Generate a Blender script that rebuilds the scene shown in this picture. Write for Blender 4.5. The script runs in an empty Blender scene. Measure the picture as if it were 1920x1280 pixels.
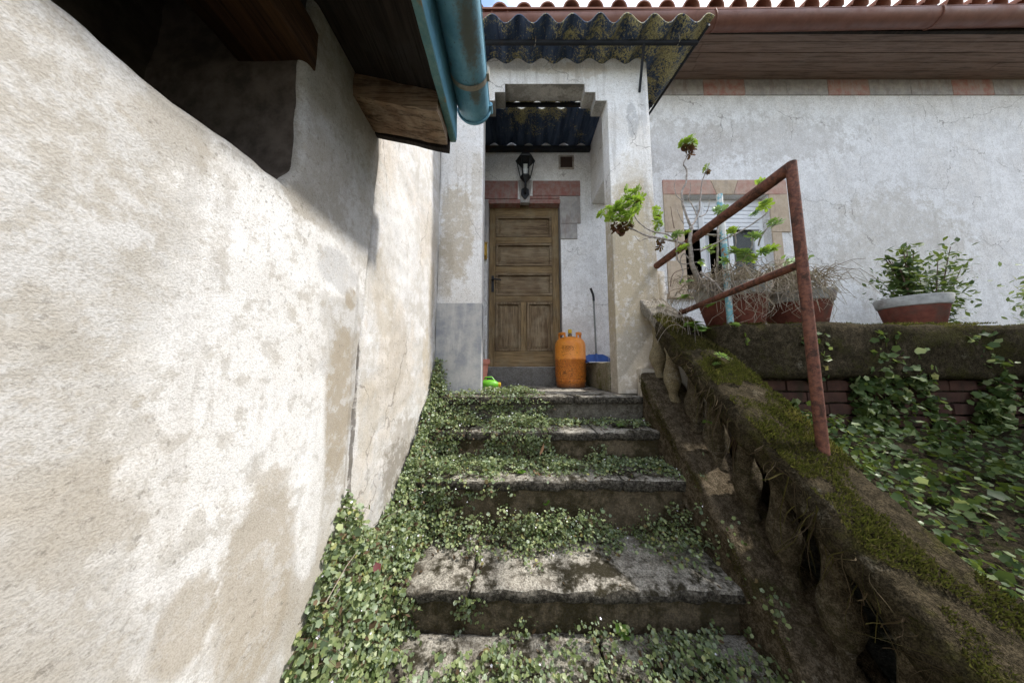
import bpy, bmesh, math, random
import numpy as np
from mathutils import Vector, Matrix, noise as mnoise
R = math.radians
random.seed(7); rng = np.random.default_rng(7)
S = bpy.context.scene
COL = S.collection

# ------------------------------------------------------------------ camera
FPX, PITCH, EYE = 481.0, R(5.3), 0.225          # focal length in 1920-wide pixels, tilt up, eye above landing
cam = bpy.data.cameras.new("camera"); camo = bpy.data.objects.new("camera", cam); COL.objects.link(camo)
cam.sensor_width = 36; cam.lens = FPX / 1920 * 36; cam.clip_start = .02; cam.clip_end = 2000
camo.location = (0, 0, EYE); camo.rotation_euler = (R(90) + PITCH, 0, 0)
S.camera = camo

# ------------------------------------------------------------------ sky and sun
SUN = Vector((-.36, .03, -.50)).normalized()      # direction the light travels
world = bpy.data.worlds.new("World"); S.world = world; world.use_nodes = True
wn = world.node_tree; wn.nodes.clear()
wo = wn.nodes.new("ShaderNodeOutputWorld"); wb = wn.nodes.new("ShaderNodeBackground")
sk = wn.nodes.new("ShaderNodeTexSky"); sk.sky_type = 'NISHITA'; sk.sun_disc = False
sk.sun_elevation = math.asin(-SUN.z); sk.sun_rotation = math.atan2(-SUN.x, -SUN.y)
sk.air_density = 1.0; sk.dust_density = 1.2; sk.ozone_density = 1.0
tc = wn.nodes.new("ShaderNodeTexCoord")
mp = wn.nodes.new("ShaderNodeMapping"); mp.inputs['Scale'].default_value = (1.6, 1.6, 4.0)
cn = wn.nodes.new("ShaderNodeTexNoise"); cn.inputs['Scale'].default_value = 2.3; cn.inputs['Detail'].default_value = 9; cn.inputs['Roughness'].default_value = .58
cr = wn.nodes.new("ShaderNodeValToRGB"); cr.color_ramp.elements[0].position = .41; cr.color_ramp.elements[1].position = .66
cm = wn.nodes.new("ShaderNodeMix"); cm.data_type = 'RGBA'
cm.inputs[7].default_value = (7.5, 7.35, 7.15, 1)     # lit cloud, in the sky texture's units
wn.links.new(tc.outputs['Generated'], mp.inputs['Vector']); wn.links.new(mp.outputs[0], cn.inputs['Vector'])
wn.links.new(cn.outputs['Fac'], cr.inputs[0]); wn.links.new(cr.outputs[0], cm.inputs[0])
wn.links.new(sk.outputs[0], cm.inputs[6]); wn.links.new(cm.outputs[2], wb.inputs['Color'])
wb.inputs['Strength'].default_value = .15
wn.links.new(wb.outputs[0], wo.inputs['Surface'])
sl = bpy.data.lights.new("sun", 'SUN'); sl.energy = 2.1; sl.angle = R(2.6); sl.color = (1, .97, .93)
so = bpy.data.objects.new("sun", sl); COL.objects.link(so)
so.rotation_euler = SUN.to_track_quat('-Z', 'Y').to_euler()
S.view_settings.view_transform = 'Standard'; S.view_settings.look = 'None'
S.view_settings.gamma = 1; S.view_settings.exposure = 1.42
S.cycles.max_bounces = 6; S.cycles.diffuse_bounces = 3

def at(px, py, Y):                                  # world point seen at a photograph pixel, at depth Y
    c, s = math.cos(PITCH), math.sin(PITCH); u, v = (px - 960) / FPX, (640 - py) / FPX
    d = (u, c - v * s, s + v * c); t = Y / d[1]
    return Vector((d[0] * t, Y, EYE + d[2] * t))

# ------------------------------------------------------------------ materials
class Mat:
    def __init__(s, name, rough=.85, spec=.3, metal=0):
        s.m = bpy.data.materials.new(name); s.m.use_nodes = True; s.nt = s.m.node_tree
        s.b = s.nt.nodes['Principled BSDF']; s.b.inputs['Roughness'].default_value = rough
        s.b.inputs['Specular IOR Level'].default_value = spec; s.b.inputs['Metallic'].default_value = metal
        g = s.nt.nodes.new('ShaderNodeNewGeometry'); s.geo = g; s.pos = g.outputs['Position']
        s._sep = None
    def n(s, t): return s.nt.nodes.new(t)
    def l(s, a, b): s.nt.links.new(a, b)
    def put(s, sock, v):
        if hasattr(v, 'is_output') or isinstance(v, bpy.types.NodeSocket): s.l(v, sock)
        elif isinstance(v, (tuple, list)): sock.default_value = (*v, 1) if len(v) == 3 and len(sock.default_value) == 4 else v
        else: sock.default_value = v
    def sep(s):
        if s._sep is None:
            s._sep = s.n('ShaderNodeSeparateXYZ'); s.l(s.pos, s._sep.inputs[0])
        return s._sep
    def ax(s, i): return s.sep().outputs[i]
    def scaled(s, sc, vec=None):
        m = s.n('ShaderNodeMapping'); m.inputs['Scale'].default_value = sc; s.l(vec or s.pos, m.inputs[0]); return m.outputs[0]
    def noise(s, scale, detail=6, rough=.6, vec=None, dist=0, off=None):
        t = s.n('ShaderNodeTexNoise'); t.inputs['Scale'].default_value = scale; t.inputs['Detail'].default_value = min(detail, 5)
        t.inputs['Roughness'].default_value = rough; t.inputs['Distortion'].default_value = dist
        v = vec or s.pos
        if off is not None:
            a = s.n('ShaderNodeVectorMath'); a.operation = 'ADD'; s.l(v, a.inputs[0]); a.inputs[1].default_value = off; v = a.outputs[0]
        s.l(v, t.inputs['Vector']); return t.outputs['Fac']
    def vor(s, scale, vec=None, feat='F1', rnd=1):
        t = s.n('ShaderNodeTexVoronoi'); t.feature = feat; t.inputs['Scale'].default_value = scale; s.l(vec or s.pos, t.inputs['Vector'])
        t.inputs['Randomness'].default_value = rnd
        return t.outputs['Distance']
    def step(s, f, a, b, lo=0., hi=1.):
        r = s.n('ShaderNodeMapRange'); r.interpolation_type = 'SMOOTHSTEP'; s.put(r.inputs[0], f)
        r.inputs[1].default_value = a; r.inputs[2].default_value = b; r.inputs[3].default_value = lo; r.inputs[4].default_value = hi
        return r.outputs[0]
    def math(s, op, a, b=0., c=None):
        m = s.n('ShaderNodeMath'); m.operation = op; s.put(m.inputs[0], a); s.put(m.inputs[1], b)
        if c is not None: s.put(m.inputs[2], c)
        return m.outputs[0]
    def mix(s, f, a, b, mode='MIX'):
        m = s.n('ShaderNodeMix'); m.data_type = 'RGBA'; m.blend_type = mode
        s.put(m.inputs[0], f); s.put(m.inputs[6], a); s.put(m.inputs[7], b); return m.outputs[2]
    def blob(s, ia, ib, u, v, ru, rv, k=.8, nz=None, soft=.25):
        a = s.math('MULTIPLY', s.math('SUBTRACT', s.ax(ia), u), 1 / ru); b = s.math('MULTIPLY', s.math('SUBTRACT', s.ax(ib), v), 1 / rv)
        r = s.math('SQRT', s.math('ADD', s.math('MULTIPLY', a, a), s.math('MULTIPLY', b, b)))
        if nz is not None: r = s.math('ADD', r, s.math('MULTIPLY', s.math('SUBTRACT', nz, .5), k * 2))
        return s.step(r, 1 + soft, 1 - soft)
    def bump(s, h, strength=.5, dist=.01):
        b = s.n('ShaderNodeBump'); b.inputs['Strength'].default_value = strength; b.inputs['Distance'].default_value = dist
        s.put(b.inputs['Height'], h); s.l(b.outputs[0], s.b.inputs['Normal'])
    def col(s, c): s.put(s.b.inputs['Base Color'], c); return s
    def island(s): return s.geo.outputs['Random Per Island']
    def objrand(s):
        o = s.n('ShaderNodeObjectInfo'); return o.outputs['Random']

def simple(name, c, rough=.7, spec=.3, metal=0, var=.15, scale=30, bump=.15, dirt=None, dirt_amt=.5):
    m = Mat(name, rough, spec, metal)
    nz = m.noise(scale, 6, .65); big = m.noise(scale * .22, 5, .6, off=(3, 7, 1))
    c0 = tuple(x * (1 - var) for x in c); c1 = tuple(min(1, x * (1 + var)) for x in c)
    k = m.mix(m.step(nz, .3, .7), c0, c1)
    if dirt: k = m.mix(m.step(big, .62 - .25 * dirt_amt, .82 - .25 * dirt_amt), k, dirt)
    m.col(k)
    if bump: m.bump(nz, bump, .004)
    return m.m

def plaster(name, ia, ib, base, blobs, beige=(.52, .43, .31), mott=.5, grain=160, gstr=.5, speck=.5, white=(.80, .79, .76), crack=.6, drip=.22):
    m = Mat(name, .92, .15)
    lo = m.noise(1.9, 6, .62, dist=.3); mid = m.noise(6.5, 7, .70, off=(5, 2, 9)); hi = m.noise(grain, 3, .65)
    fl = m.noise(34, 6, .78, off=(11, 4, 2)); ed = m.noise(8, 8, .74, off=(1, 8, 3))
    ed = m.math('ADD', m.math('MULTIPLY', ed, .62), m.math('MULTIPLY', fl, .38))
    c = m.mix(m.step(ed, .44, .56), base, white)
    c = m.mix(m.math('MULTIPLY', m.step(m.math('ADD', m.math('MULTIPLY', lo, .6), m.math('MULTIPLY', ed, .4)), .50, .55), mott), c, beige)
    fk = m.noise(15, 7, .72, off=(7, 3, 1)); flake = m.step(m.math('ADD', m.math('MULTIPLY', fk, .65), m.math('MULTIPLY', fl, .35)), .42, .50)
    for (u, v, ru, rv, colr, amt, k) in blobs:
        msk = m.blob(ia, ib, u, v, ru, rv, k * 1.9, ed, .16)
        msk = m.math('MULTIPLY', msk, m.math('ADD', m.math('MULTIPLY', flake, .7), .3))
        c = m.mix(m.math('MULTIPLY', msk, amt), c, colr)
    streak = m.noise(30, 6, .72, vec=m.scaled((1, 1, .10)))
    c = m.mix(m.math('MULTIPLY', m.step(streak, .56, .74), .34), c, (.33, .29, .24))
    drips = m.noise(11, 5, .7, vec=m.scaled((1, 1, .07)), off=(4, 4, 4))
    c = m.mix(m.math('MULTIPLY', m.step(drips, .52, .66), drip), c, (.40, .37, .33))
    dots = m.noise(70, 5, .72, off=(9, 9, 9))
    c = m.mix(m.math('MULTIPLY', m.math('MULTIPLY', m.step(dots, .56, .66), m.step(lo, .42, .58, .35, 1)), speck), c, (.16, .145, .12))
    if crack:
        w = m.n('ShaderNodeVectorMath'); w.operation = 'MULTIPLY_ADD'; nt_ = m.n('ShaderNodeTexNoise'); nt_.inputs['Scale'].default_value = 7; nt_.inputs['Detail'].default_value = 5
        m.l(m.pos, nt_.inputs['Vector']); m.l(nt_.outputs['Color'], w.inputs[0]); w.inputs[1].default_value = (.22, .22, .22); m.l(m.pos, w.inputs[2])
        ck = m.vor(1.15, vec=w.outputs[0], feat='DISTANCE_TO_EDGE')
        ckm = m.math('MULTIPLY', m.step(ck, .0015, .0055, 1, 0), m.step(lo, .47, .55))
        c = m.mix(m.math('MULTIPLY', ckm, crack), c, (.12, .10, .085))
    c = m.mix(m.math('MULTIPLY', m.step(hi, .36, .58, 1, 0), .30), c, tuple(x * .5 for x in beige))
    m.col(c)
    h = m.math('ADD', m.math('MULTIPLY', hi, .6), m.math('ADD', m.math('MULTIPLY', fl, .32), m.math('MULTIPLY', mid, .18)))
    m.bump(h, gstr, .011)
    return m.m

BG = (.49, .43, .335); GR = (.40, .40, .40); WH = (.82, .81, .79); DK = (.17, .15, .12); TAN = (.37, .315, .235)
M = {}
M['near_wall'] = plaster('roughcast_near', 1, 2, (.455, .425, .375), [
    (.62, .12, .20, .55, WH, .75, .5), (.75, .55, .30, .10, WH, .8, .5), (.90, .10, .07, .26, TAN, .85, .35), (.93, .47, .035, .045, TAN, .9, .3),
    (.66, -.28, .10, .22, TAN, .75, .5), (.52, -.25, .05, .08, TAN, .7, .4), (.86, .55, .10, .07, GR, .55, .5), (.80, -.1, .05, .3, WH, .6, .5),
    (.58, .62, .10, .06, WH, .6, .6), (.50, -.75, .12, .10, (.62, .50, .12), .45, .5), (.97, .0, .015, .6, DK, .35, .4)],
    beige=(.40, .355, .285), mott=.7, grain=300, gstr=.32, speck=.55, white=(.60, .59, .57), crack=.0)
M['far_wall'] = plaster('render_far', 1, 2, (.57, .545, .50), [
    (1.22, .62, .10, .30, BG, .6, .6), (1.38, .30, .13, .25, (.46, .41, .34), .5, .6), (1.12, .0, .08, .18, BG, .5, .6), (1.85, .25, .10, .22, BG, .8, .5), (1.92, .75, .07, .25, BG, .7, .5),
    (1.5, -.25, .25, .17, (.36, .32, .27), .6, .7), (1.42, -.33, .18, .15, DK, .6, .9), (1.25, .92, .10, .18, GR, .35, .6), (1.02, .1, .010, .9, (.06, .05, .04), .8, .25), (1.35, .9, .2, .3, WH, .6, .5), (1.22, -.45, .06, .2, GR, .5, .6)],
    mott=.4, grain=220, gstr=.4, speck=.55, crack=.5, white=(.70, .69, .675))
M['porch'] = plaster('render_porch', 0, 2, (.78, .76, .73), [
    (-.46, 1.35, .14, .45, (.55, .48, .37), .8, .75), (-.30, 1.75, .05, .3, BG, .5, .6), (-.55, 1.05, .07, .3, BG, .6, .5), (1.02, .75, .26, 1.22, (.50, .425, .305), 1.0, .22), (1.02, .75, .24, 1.1, (.53, .455, .335), .6, .3), (1.02, .1, .3, .42, (.46, .42, .36), .75, .5),
    (1.05, 2.35, .05, .18, GR, .55, .6), (1.15, 2.5, .03, .3, GR, .4, .6), (.35, 2.86, .2, .06, BG, .5, .7), (.05, 2.88, .12, .05, GR, .5, .6), (.65, 2.85, .2, .08, (.55, .47, .38), .5, .6),
    (1.16, .22, .06, .07, (.38, .17, .13), .6, .5), (1.1, .03, .04, .05, (.42, .15, .10), .6, .5), (.95, 1.95, .18, .2, WH, .4, .5)],
    mott=.22, grain=170, gstr=.45, speck=.55, white=(.87, .86, .84), drip=.42)
def dado():
    m = Mat('grey_dado', .9, .2)
    a = m.noise(7, 8, .7); f = m.noise(60, 5, .7); st = m.noise(22, 5, .6, vec=m.scaled((1, 1, .15)))
    c = m.mix(m.step(a, .35, .65), (.30, .31, .33), (.47, .46, .44)); c = m.mix(m.math('MULTIPLY', m.step(st, .5, .7), .5), c, (.58, .57, .54))
    c = m.mix(m.math('MULTIPLY', m.step(f, .58, .7), .5), c, (.2, .19, .18)); m.col(c); m.bump(f, .35, .006); return m.m
M['dado'] = dado()
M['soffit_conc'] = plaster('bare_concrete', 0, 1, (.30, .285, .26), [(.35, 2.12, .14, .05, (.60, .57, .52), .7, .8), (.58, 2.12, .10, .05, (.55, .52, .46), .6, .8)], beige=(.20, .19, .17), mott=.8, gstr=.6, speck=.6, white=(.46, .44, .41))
M['facade'] = plaster('render_facade', 0, 2, (.74, .73, .72), [
    (2.1, 2.9, .7, .35, (.52, .48, .44), .45, .9), (1.45, 1.5, .1, .6, BG, .35, .7), (3.2, 3.0, 1.0, .3, (.5, .46, .42), .4, .9), (.7, .55, .25, .35, (.50, .46, .42), .35, .9), (4.6, 1.6, .8, .7, BG, .35, .8), (1.5, .9, .3, .5, BG, .6, .6)],
    mott=.12, grain=120, gstr=.6, speck=.5, white=(.87, .865, .86), drip=.16)
M['back_wall'] = M['facade']
def block(name, a, b, stain=None):
    m = Mat(name, .9, .2); n1 = m.noise(12, 8, .7); f = m.noise(90, 4, .7); st = m.noise(16, 6, .7, vec=m.scaled((1, 1, .2)))
    c = m.mix(m.step(n1, .35, .65), a, b)
    if stain: c = m.mix(m.math('MULTIPLY', m.step(st, .48, .68), .7), c, stain)
    c = m.mix(m.math('MULTIPLY', m.step(f, .56, .7), .4), c, tuple(x * .4 for x in a)); m.col(c); m.bump(f, .35, .005); return m.m
M['blk_grey'] = block('painted_block_grey', (.30, .285, .275), (.41, .385, .36), (.25, .20, .18))
M['blk_red'] = block('painted_block_red', (.27, .115, .095), (.31, .21, .185), (.26, .22, .20))
M['blk_pink'] = block('painted_block_pink', (.44, .25, .20), (.50, .35, .28), (.42, .34, .28))
M['blk_tan'] = block('painted_block_tan', (.46, .36, .26), (.54, .44, .33), (.36, .29, .23))
M['mortar'] = simple('mortar', (.62, .60, .57), .95, .1, scale=80)

def stone(name, light, dark, moss, moss_amt, lichen=True, nose=True, scale=1.0, gap_dark=False):
    m = Mat(name, .95, .12)
    a = m.noise(4.5 * scale, 9, .72, dist=.4); b = m.noise(17 * scale, 8, .75, off=(4, 1, 6)); f = m.noise(130, 4, .7); g = m.noise(55, 6, .75, off=(2, 2, 2))
    c = m.mix(m.step(g, .40, .62), tuple(x * .72 for x in light), light)
    c = m.mix(m.math('MULTIPLY', m.step(b, .46, .62), .75), c, dark)
    mm = m.math('ADD', m.math('MULTIPLY', a, .7), m.math('MULTIPLY', b, .3))
    c = m.mix(m.step(mm, .62 - .3 * moss_amt, .72 - .3 * moss_amt), c, moss)
    if gap_dark:  # dark of the gaps under the creeping plant, painted in as a soil tone
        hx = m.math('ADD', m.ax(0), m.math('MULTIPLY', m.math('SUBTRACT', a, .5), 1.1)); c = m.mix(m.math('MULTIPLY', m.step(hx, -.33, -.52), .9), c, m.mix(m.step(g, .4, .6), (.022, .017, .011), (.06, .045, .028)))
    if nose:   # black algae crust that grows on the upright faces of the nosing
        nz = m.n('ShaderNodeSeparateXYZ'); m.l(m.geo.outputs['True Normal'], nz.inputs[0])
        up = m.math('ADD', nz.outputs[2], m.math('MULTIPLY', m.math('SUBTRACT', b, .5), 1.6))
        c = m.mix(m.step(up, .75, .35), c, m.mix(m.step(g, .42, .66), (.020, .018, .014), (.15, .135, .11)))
    c = m.mix(m.math('MULTIPLY', m.step(f, .40, .55, 1, 0), .6), c, (.07, .06, .045))
    m.col(c); m.bump(m.math('ADD', m.math('MULTIPLY', f, .5), m.math('ADD', g, b)), .9, .012); return m.m
M['tread'] = stone('step_stone', (.54, .50, .42), (.15, .13, .10), (.030, .026, .014), .46, gap_dark=True)
M['riser'] = stone('mossy_riser', (.19, .15, .095), (.07, .053, .031), (.05, .04, .018), .55, nose=False)
M['landing_riser'] = stone('landing_riser', (.20, .185, .15), (.085, .075, .06), (.04, .033, .02), .35, nose=False)
def mossy(name, a, b, mossc, amt=.5, pale=(.30, .27, .20)):
    m = Mat(name, 1, .05)
    n1 = m.noise(7, 8, .72); n2 = m.noise(34, 7, .78, off=(3, 3, 1)); f = m.noise(190, 3, .7); n3 = m.noise(5, 7, .7, off=(8, 1, 2))
    c = m.mix(m.step(n2, .38, .64), a, b)
    c = m.mix(m.math('MULTIPLY', m.step(n1, .64 - .3 * amt, .78 - .3 * amt), m.step(n2, .3, .6, .5, 1)), c, mossc)
    c = m.mix(m.math('MULTIPLY', m.step(n3, .58, .72), m.math('MULTIPLY', m.step(n2, .45, .58), .85)), c, pale)
    c = m.mix(m.math('MULTIPLY', m.step(f, .42, .56, 1, 0), .6), c, tuple(x * .3 for x in a))
    m.col(c); m.bump(m.math('ADD', m.math('MULTIPLY', f, .7), m.math('MULTIPLY', n2, 1.5)), 1.0, .016); return m.m
M['moss_rail'] = mossy('mossy_coping', (.042, .034, .02), (.105, .083, .05), (.075, .068, .022), .5)
M['moss_curb'] = mossy('mossy_curb', (.095, .073, .045), (.25, .20, .138), (.07, .064, .024), .32, (.44, .385, .295))
M['bal_pale'] = mossy('lichened_baluster', (.33, .27, .17), (.46, .39, .25), (.40, .33, .17), .3, (.50, .46, .38))
M['bal_dark'] = mossy('dark_baluster', (.09, .073, .048), (.24, .20, .14), (.065, .06, .024), .35, (.45, .42, .36))
M['cop_pale'] = mossy('pale_coping_end', (.30, .27, .22), (.46, .42, .36), (.20, .18, .07), .25, (.50, .47, .42))
M['bank'] = mossy('garden_soil', (.035, .028, .018), (.085, .068, .042), (.06, .065, .02), .4, (.12, .10, .07))
M['garden_wall'] = plaster('garden_blockwork', 0, 2, (.34, .32, .28), [], beige=(.14, .13, .09), mott=.9, grain=120, gstr=.8, speck=.8, white=(.42, .40, .36))

def wood(name, dark, light, axis=2, grey=None, s=1., gloss=.7):
    m = Mat(name, gloss, .25)
    sc = [22 * s, 22 * s, 22 * s]; sc[axis] = 1.6 * s
    g = m.noise(1.0, 9, .66, vec=m.scaled(tuple(sc)), dist=1.2); sc2 = [140 * s] * 3; sc2[axis] = 5 * s
    f = m.noise(1.0, 6, .7, vec=m.scaled(tuple(sc2))); big = m.noise(4, 6, .65)
    c = m.mix(m.step(g, .34, .66), dark, light)
    if grey: c = m.mix(m.math('MULTIPLY', m.step(big, .45, .65), .75), c, grey)
    c = m.mix(m.math('MULTIPLY', m.step(f, .36, .52, 1, 0), .7), c, tuple(x * .35 for x in dark))
    m.col(c); m.bump(m.math('ADD', f, g), .45, .004); return m.m
M['door'] = wood('door_oak', (.16, .102, .046), (.285, .195, .095), 2, (.25, .19, .11))
M['door_h'] = wood('door_oak_rail', (.16, .102, .046), (.295, .20, .097), 0, (.25, .19, .11))
M['door_panel'] = wood('door_oak_panel', (.12, .076, .04), (.26, .185, .105), 2, (.30, .235, .15), s=1.3)
M['door_panel_h'] = wood('door_oak_panel_wide', (.12, .076, .04), (.26, .185, .105), 0, (.28, .215, .135), s=1.3)
M['timber'] = wood('eave_timber', (.08, .043, .023), (.24, .155, .095), 0, (.34, .265, .19), s=.8, gloss=.9)
M['timber_red'] = wood('wall_plate_timber', (.04, .020, .011), (.10, .050, .024), 1, None, s=.8, gloss=.9)
M['timber_dark'] = wood('roof_timber_dark', (.014, .010, .008), (.034, .026, .020), 1, (.035, .032, .03), gloss=.95)
M['board'] = wood('soffit_board', (.20, .135, .105), (.26, .185, .15), 0, (.245, .18, .15), s=.6)
M['blk_faded'] = block('faded_frieze_red', (.37, .18, .15), (.40, .30, .26), (.38, .34, .31))

def paint(name, c, c2, rust, amt=.4, rough=.45, scale=1.0, spots=()):
    m = Mat(name, rough, .4)
    a = m.noise(9 * scale, 8, .72); b = m.noise(70 * scale, 5, .7, off=(3, 1, 7)); st = m.noise(3.5 * scale, 8, .65, dist=.6, off=(1, 5, 2))
    k = m.mix(m.step(a, .35, .65), c, c2)
    k = m.mix(m.math('MULTIPLY', m.step(st, .70 - .2 * amt, .80 - .2 * amt), m.step(b, .38, .55, .35, 1)), k, rust)
    k = m.mix(m.math('MULTIPLY', m.step(b, .60, .68), .8 * amt + .2), k, tuple(x * .4 for x in rust))
    for (ia, ib, u, v, ru, rv) in spots: k = m.mix(m.math('MULTIPLY', m.blob(ia, ib, u, v, ru, rv, .9, b, .5), .8), k, rust)
    m.col(k); m.bump(m.math('ADD', a, m.math('MULTIPLY', b, .5)), .25, .004)
    m.put(m.b.inputs['Roughness'], m.step(st, .4, .7, rough, min(1, rough + .35))); return m.m
M['blue_gutter'] = paint('blue_gutter_paint', (.105, .27, .37), (.17, .37, .48), (.12, .10, .06), .5, .42, 1.2, ((1, 0, .76, -.145, .11, .028), (1, 0, .95, -.15, .04, .02), (1, 0, .45, -.17, .2, .02)))
M['blue_fascia'] = paint('blue_fascia_paint', (.13, .36, .50), (.19, .45, .60), (.17, .21, .20), .4, .5, 1.6)
M['blue_edge'] = paint('worn_fascia_edge', (.10, .23, .25), (.16, .29, .29), (.26, .19, .10), .75, .8, 4)
M['strap'] = paint('strap_metal', (.28, .25, .20), (.36, .33, .27), (.14, .07, .03), .6, .6, 3)
M['brown_gutter'] = paint('brown_gutter_paint', (.155, .068, .05), (.195, .088, .065), (.10, .055, .042), .3, .4)
M['black_metal'] = simple('black_metal', (.018, .019, .022), .5, .4, .3, scale=60)
M['dark_steel'] = simple('rusty_dark_steel', (.022, .024, .028), .7, .3, .3, dirt=(.06, .035, .02), dirt_amt=.4)
M['rust_pipe'] = paint('rusty_red_pipe', (.085, .032, .021), (.19, .075, .045), (.045, .027, .02), .85, .75, 7)
def postmat():
    m = Mat('flaking_post', .7, .3); n1 = m.noise(9, 6, .7, off=(0, 0, .7)); f = m.noise(60, 5, .7)
    c = m.mix(m.step(n1, .46, .52), (.62, .62, .58), (.19, .42, .48)); c = m.mix(m.step(n1, .60, .63), c, (.42, .17, .07))
    c = m.mix(m.math('MULTIPLY', m.step(f, .58, .66), .6), c, (.3, .2, .12)); m.col(c); m.bump(f, .3, .003); return m.m
M['post'] = postmat()
def tilemat(name, c, c2, lich):
    m = Mat(name, .85, .2); n1 = m.noise(18, 7, .7); r = m.objrand()
    k = m.mix(m.step(n1, .35, .65), c, c2); k = m.mix(m.math('MULTIPLY', r, .45), k, tuple(x * .55 for x in c)); b = m.noise(30, 6, .75, off=(2, 9, 4))
    k = m.mix(m.math('MULTIPLY', m.step(b, .60, .70), .6), k, lich); m.col(k); m.bump(n1, .3, .005); return m.m
M['tile'] = tilemat('clay_tile', (.27, .125, .085), (.33, .165, .115), (.20, .17, .13))
def corr():
    m = Mat('corrugated_blue', .75, .25)
    a = m.noise(5.5, 8, .70, dist=.5); b = m.noise(62, 8, .8, off=(2, 6, 1)); st = m.noise(20, 6, .7, vec=m.scaled((1, .15, 1))); f = m.noise(120, 4, .7)
    c = m.mix(m.step(st, .35, .65), (.030, .048, .095), (.085, .12, .195)); c = m.mix(m.math('MULTIPLY', m.step(st, .62, .75), .5), c, (.10, .13, .17))
    # lichen grows on the exposed outer part and thins out under the roof
    x = m.math('MULTIPLY', m.step(m.ax(0), .2, 1.3), .055); y = m.math('ADD', m.step(m.ax(1), 2.15, 2.75, .02, -.07), m.blob(0, 1, .22, 2.5, .28, .28, .3, b, .4)); y = m.math('MULTIPLY', y, 1.0); y = m.math('SUBTRACT', m.step(m.ax(1), 2.2, 2.8, .02, -.06), m.math('MULTIPLY', m.blob(0, 1, .22, 2.5, .3, .32, .3, b, .45), -.10))
    lm = m.math('ADD', m.math('ADD', m.math('MULTIPLY', a, .42), m.math('MULTIPLY', b, .58)), m.math('ADD', x, y))
    lc = m.mix(m.step(f, .35, .65), (.22, .19, .08), (.66, .58, .30))
    c = m.mix(m.step(lm, .538, .585), c, lc); c = m.mix(m.step(lm, .64, .70), c, (.60, .55, .33))
    m.col(c); m.bump(m.math('ADD', m.math('MULTIPLY', lm, 3), f), .8, .012); return m.m
M['corr'] = corr()
def bottle():
    m = Mat('orange_cylinder_paint', .45, .4)
    a = m.noise(16, 8, .75); b = m.noise(70, 6, .75, off=(2, 2, 8)); z = m.ax(2)
    c = m.mix(m.step(a, .35, .7), (.62, .20, .02), (.72, .27, .035))
    low = m.step(m.math('ADD', z, m.math('MULTIPLY', m.math('SUBTRACT', a, .5), .10)), .315, .255)
    c = m.mix(m.math('MULTIPLY', low, .7), c, m.mix(m.step(a, .36, .60), (.30, .075, .015), (.60, .19, .03)))
    k = m.math('ADD', m.math('MULTIPLY', b, .6), m.math('ADD', m.math('MULTIPLY', a, .4), m.math('MULTIPLY', low, .055)))
    c = m.mix(m.math('MULTIPLY', m.step(k, .55, .64), .85), c, (.09, .03, .012)); c = m.mix(m.math('MULTIPLY', m.step(z, .07, .0), .8), c, (.055, .03, .02))
    m.col(c); m.bump(b, .2, .003); return m.m
M['bottle'] = bottle()
M['ink'] = simple('black_ink', (.02, .018, .016), .8, .1, bump=0)
M['yellow'] = simple('yellow_plastic', (.62, .42, .03), .5, .4, var=.1)
M['yellow_box'] = simple('yellow_ochre_paint', (.48, .29, .04), .6, .3, var=.12)
M['brass'] = simple('dull_brass', (.22, .17, .09), .5, .5, .6)
M['blue_plastic'] = simple('blue_plastic', (.045, .115, .36), .4, .45, var=.12, dirt=(.18, .20, .27), dirt_amt=.25)
M['pale_edge'] = simple('worn_pale_edge', (.55, .55, .56), .6, .3)
M['grey_handle'] = simple('grey_metal_handle', (.20, .21, .20), .45, .4, .4)
M['green_plastic'] = simple('lime_green_plastic', (.14, .42, .025), .4, .45, var=.12)
M['pink_pot'] = simple('pink_clay', (.56, .23, .17), .75, .25, var=.12, dirt=(.40, .26, .22), dirt_amt=.3)
M['terra'] = simple('dark_terracotta', (.155, .052, .035), .85, .2, var=.25, scale=24, dirt=(.10, .06, .045), dirt_amt=.55, bump=.3)
M['pot_rim'] = simple('grey_limed_rim', (.36, .36, .34), .9, .2, var=.25, scale=22, dirt=(.17, .13, .11), dirt_amt=.5)
M['soil'] = simple('soil', (.05, .037, .025), 1, .05, var=.5, scale=90, bump=.8)
M['brick_dark'] = block('dark_red_brick', (.05, .026, .020), (.085, .042, .03), (.035, .03, .018))
M['pvc'] = simple('white_pvc', (.74, .75, .76), .35, .4, var=.05, scale=9, bump=.03, dirt=(.55, .54, .52), dirt_amt=.25)
M['loft'] = simple('dark_loft_plaster', (.12, .098, .082), .95, .1, var=.4, scale=14, bump=.4)  # dark inner tone stands in for the opening's unlit depth
M['room'] = simple('dark_room', (.06, .055, .05), .95, .1, bump=0)
M['vent'] = simple('vent_mesh', (.055, .035, .028), .8, .2, scale=80)
M['vent_frame'] = simple('vent_frame', (.40, .36, .31), .8, .2, dirt=(.2, .15, .12))
M['threshold'] = stone('threshold_stone', (.27, .255, .235), (.16, .15, .13), (.12, .105, .08), .25, nose=False)
M['parapet'] = stone('algae_parapet', (.33, .29, .20), (.22, .21, .12), (.16, .155, .06), .45, nose=False)
def glassm():
    m = Mat('lamp_glass', .08, .5); m.b.inputs['Transmission Weight'].default_value = .75; m.col((.93, .95, .95)); m.b.inputs['Roughness'].default_value = 0; m.b.inputs['Transmission Weight'].default_value = 1; m.b.inputs['IOR'].default_value = 1.04; return m.m
M['glass'] = glassm()
def pane():
    m = Mat('window_glass', .06, .6); m.b.inputs['Transmission Weight'].default_value = .85; m.col((.75, .8, .8)); m.b.inputs['IOR'].default_value = 1.3; return m.m
M['pane'] = pane()
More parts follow.
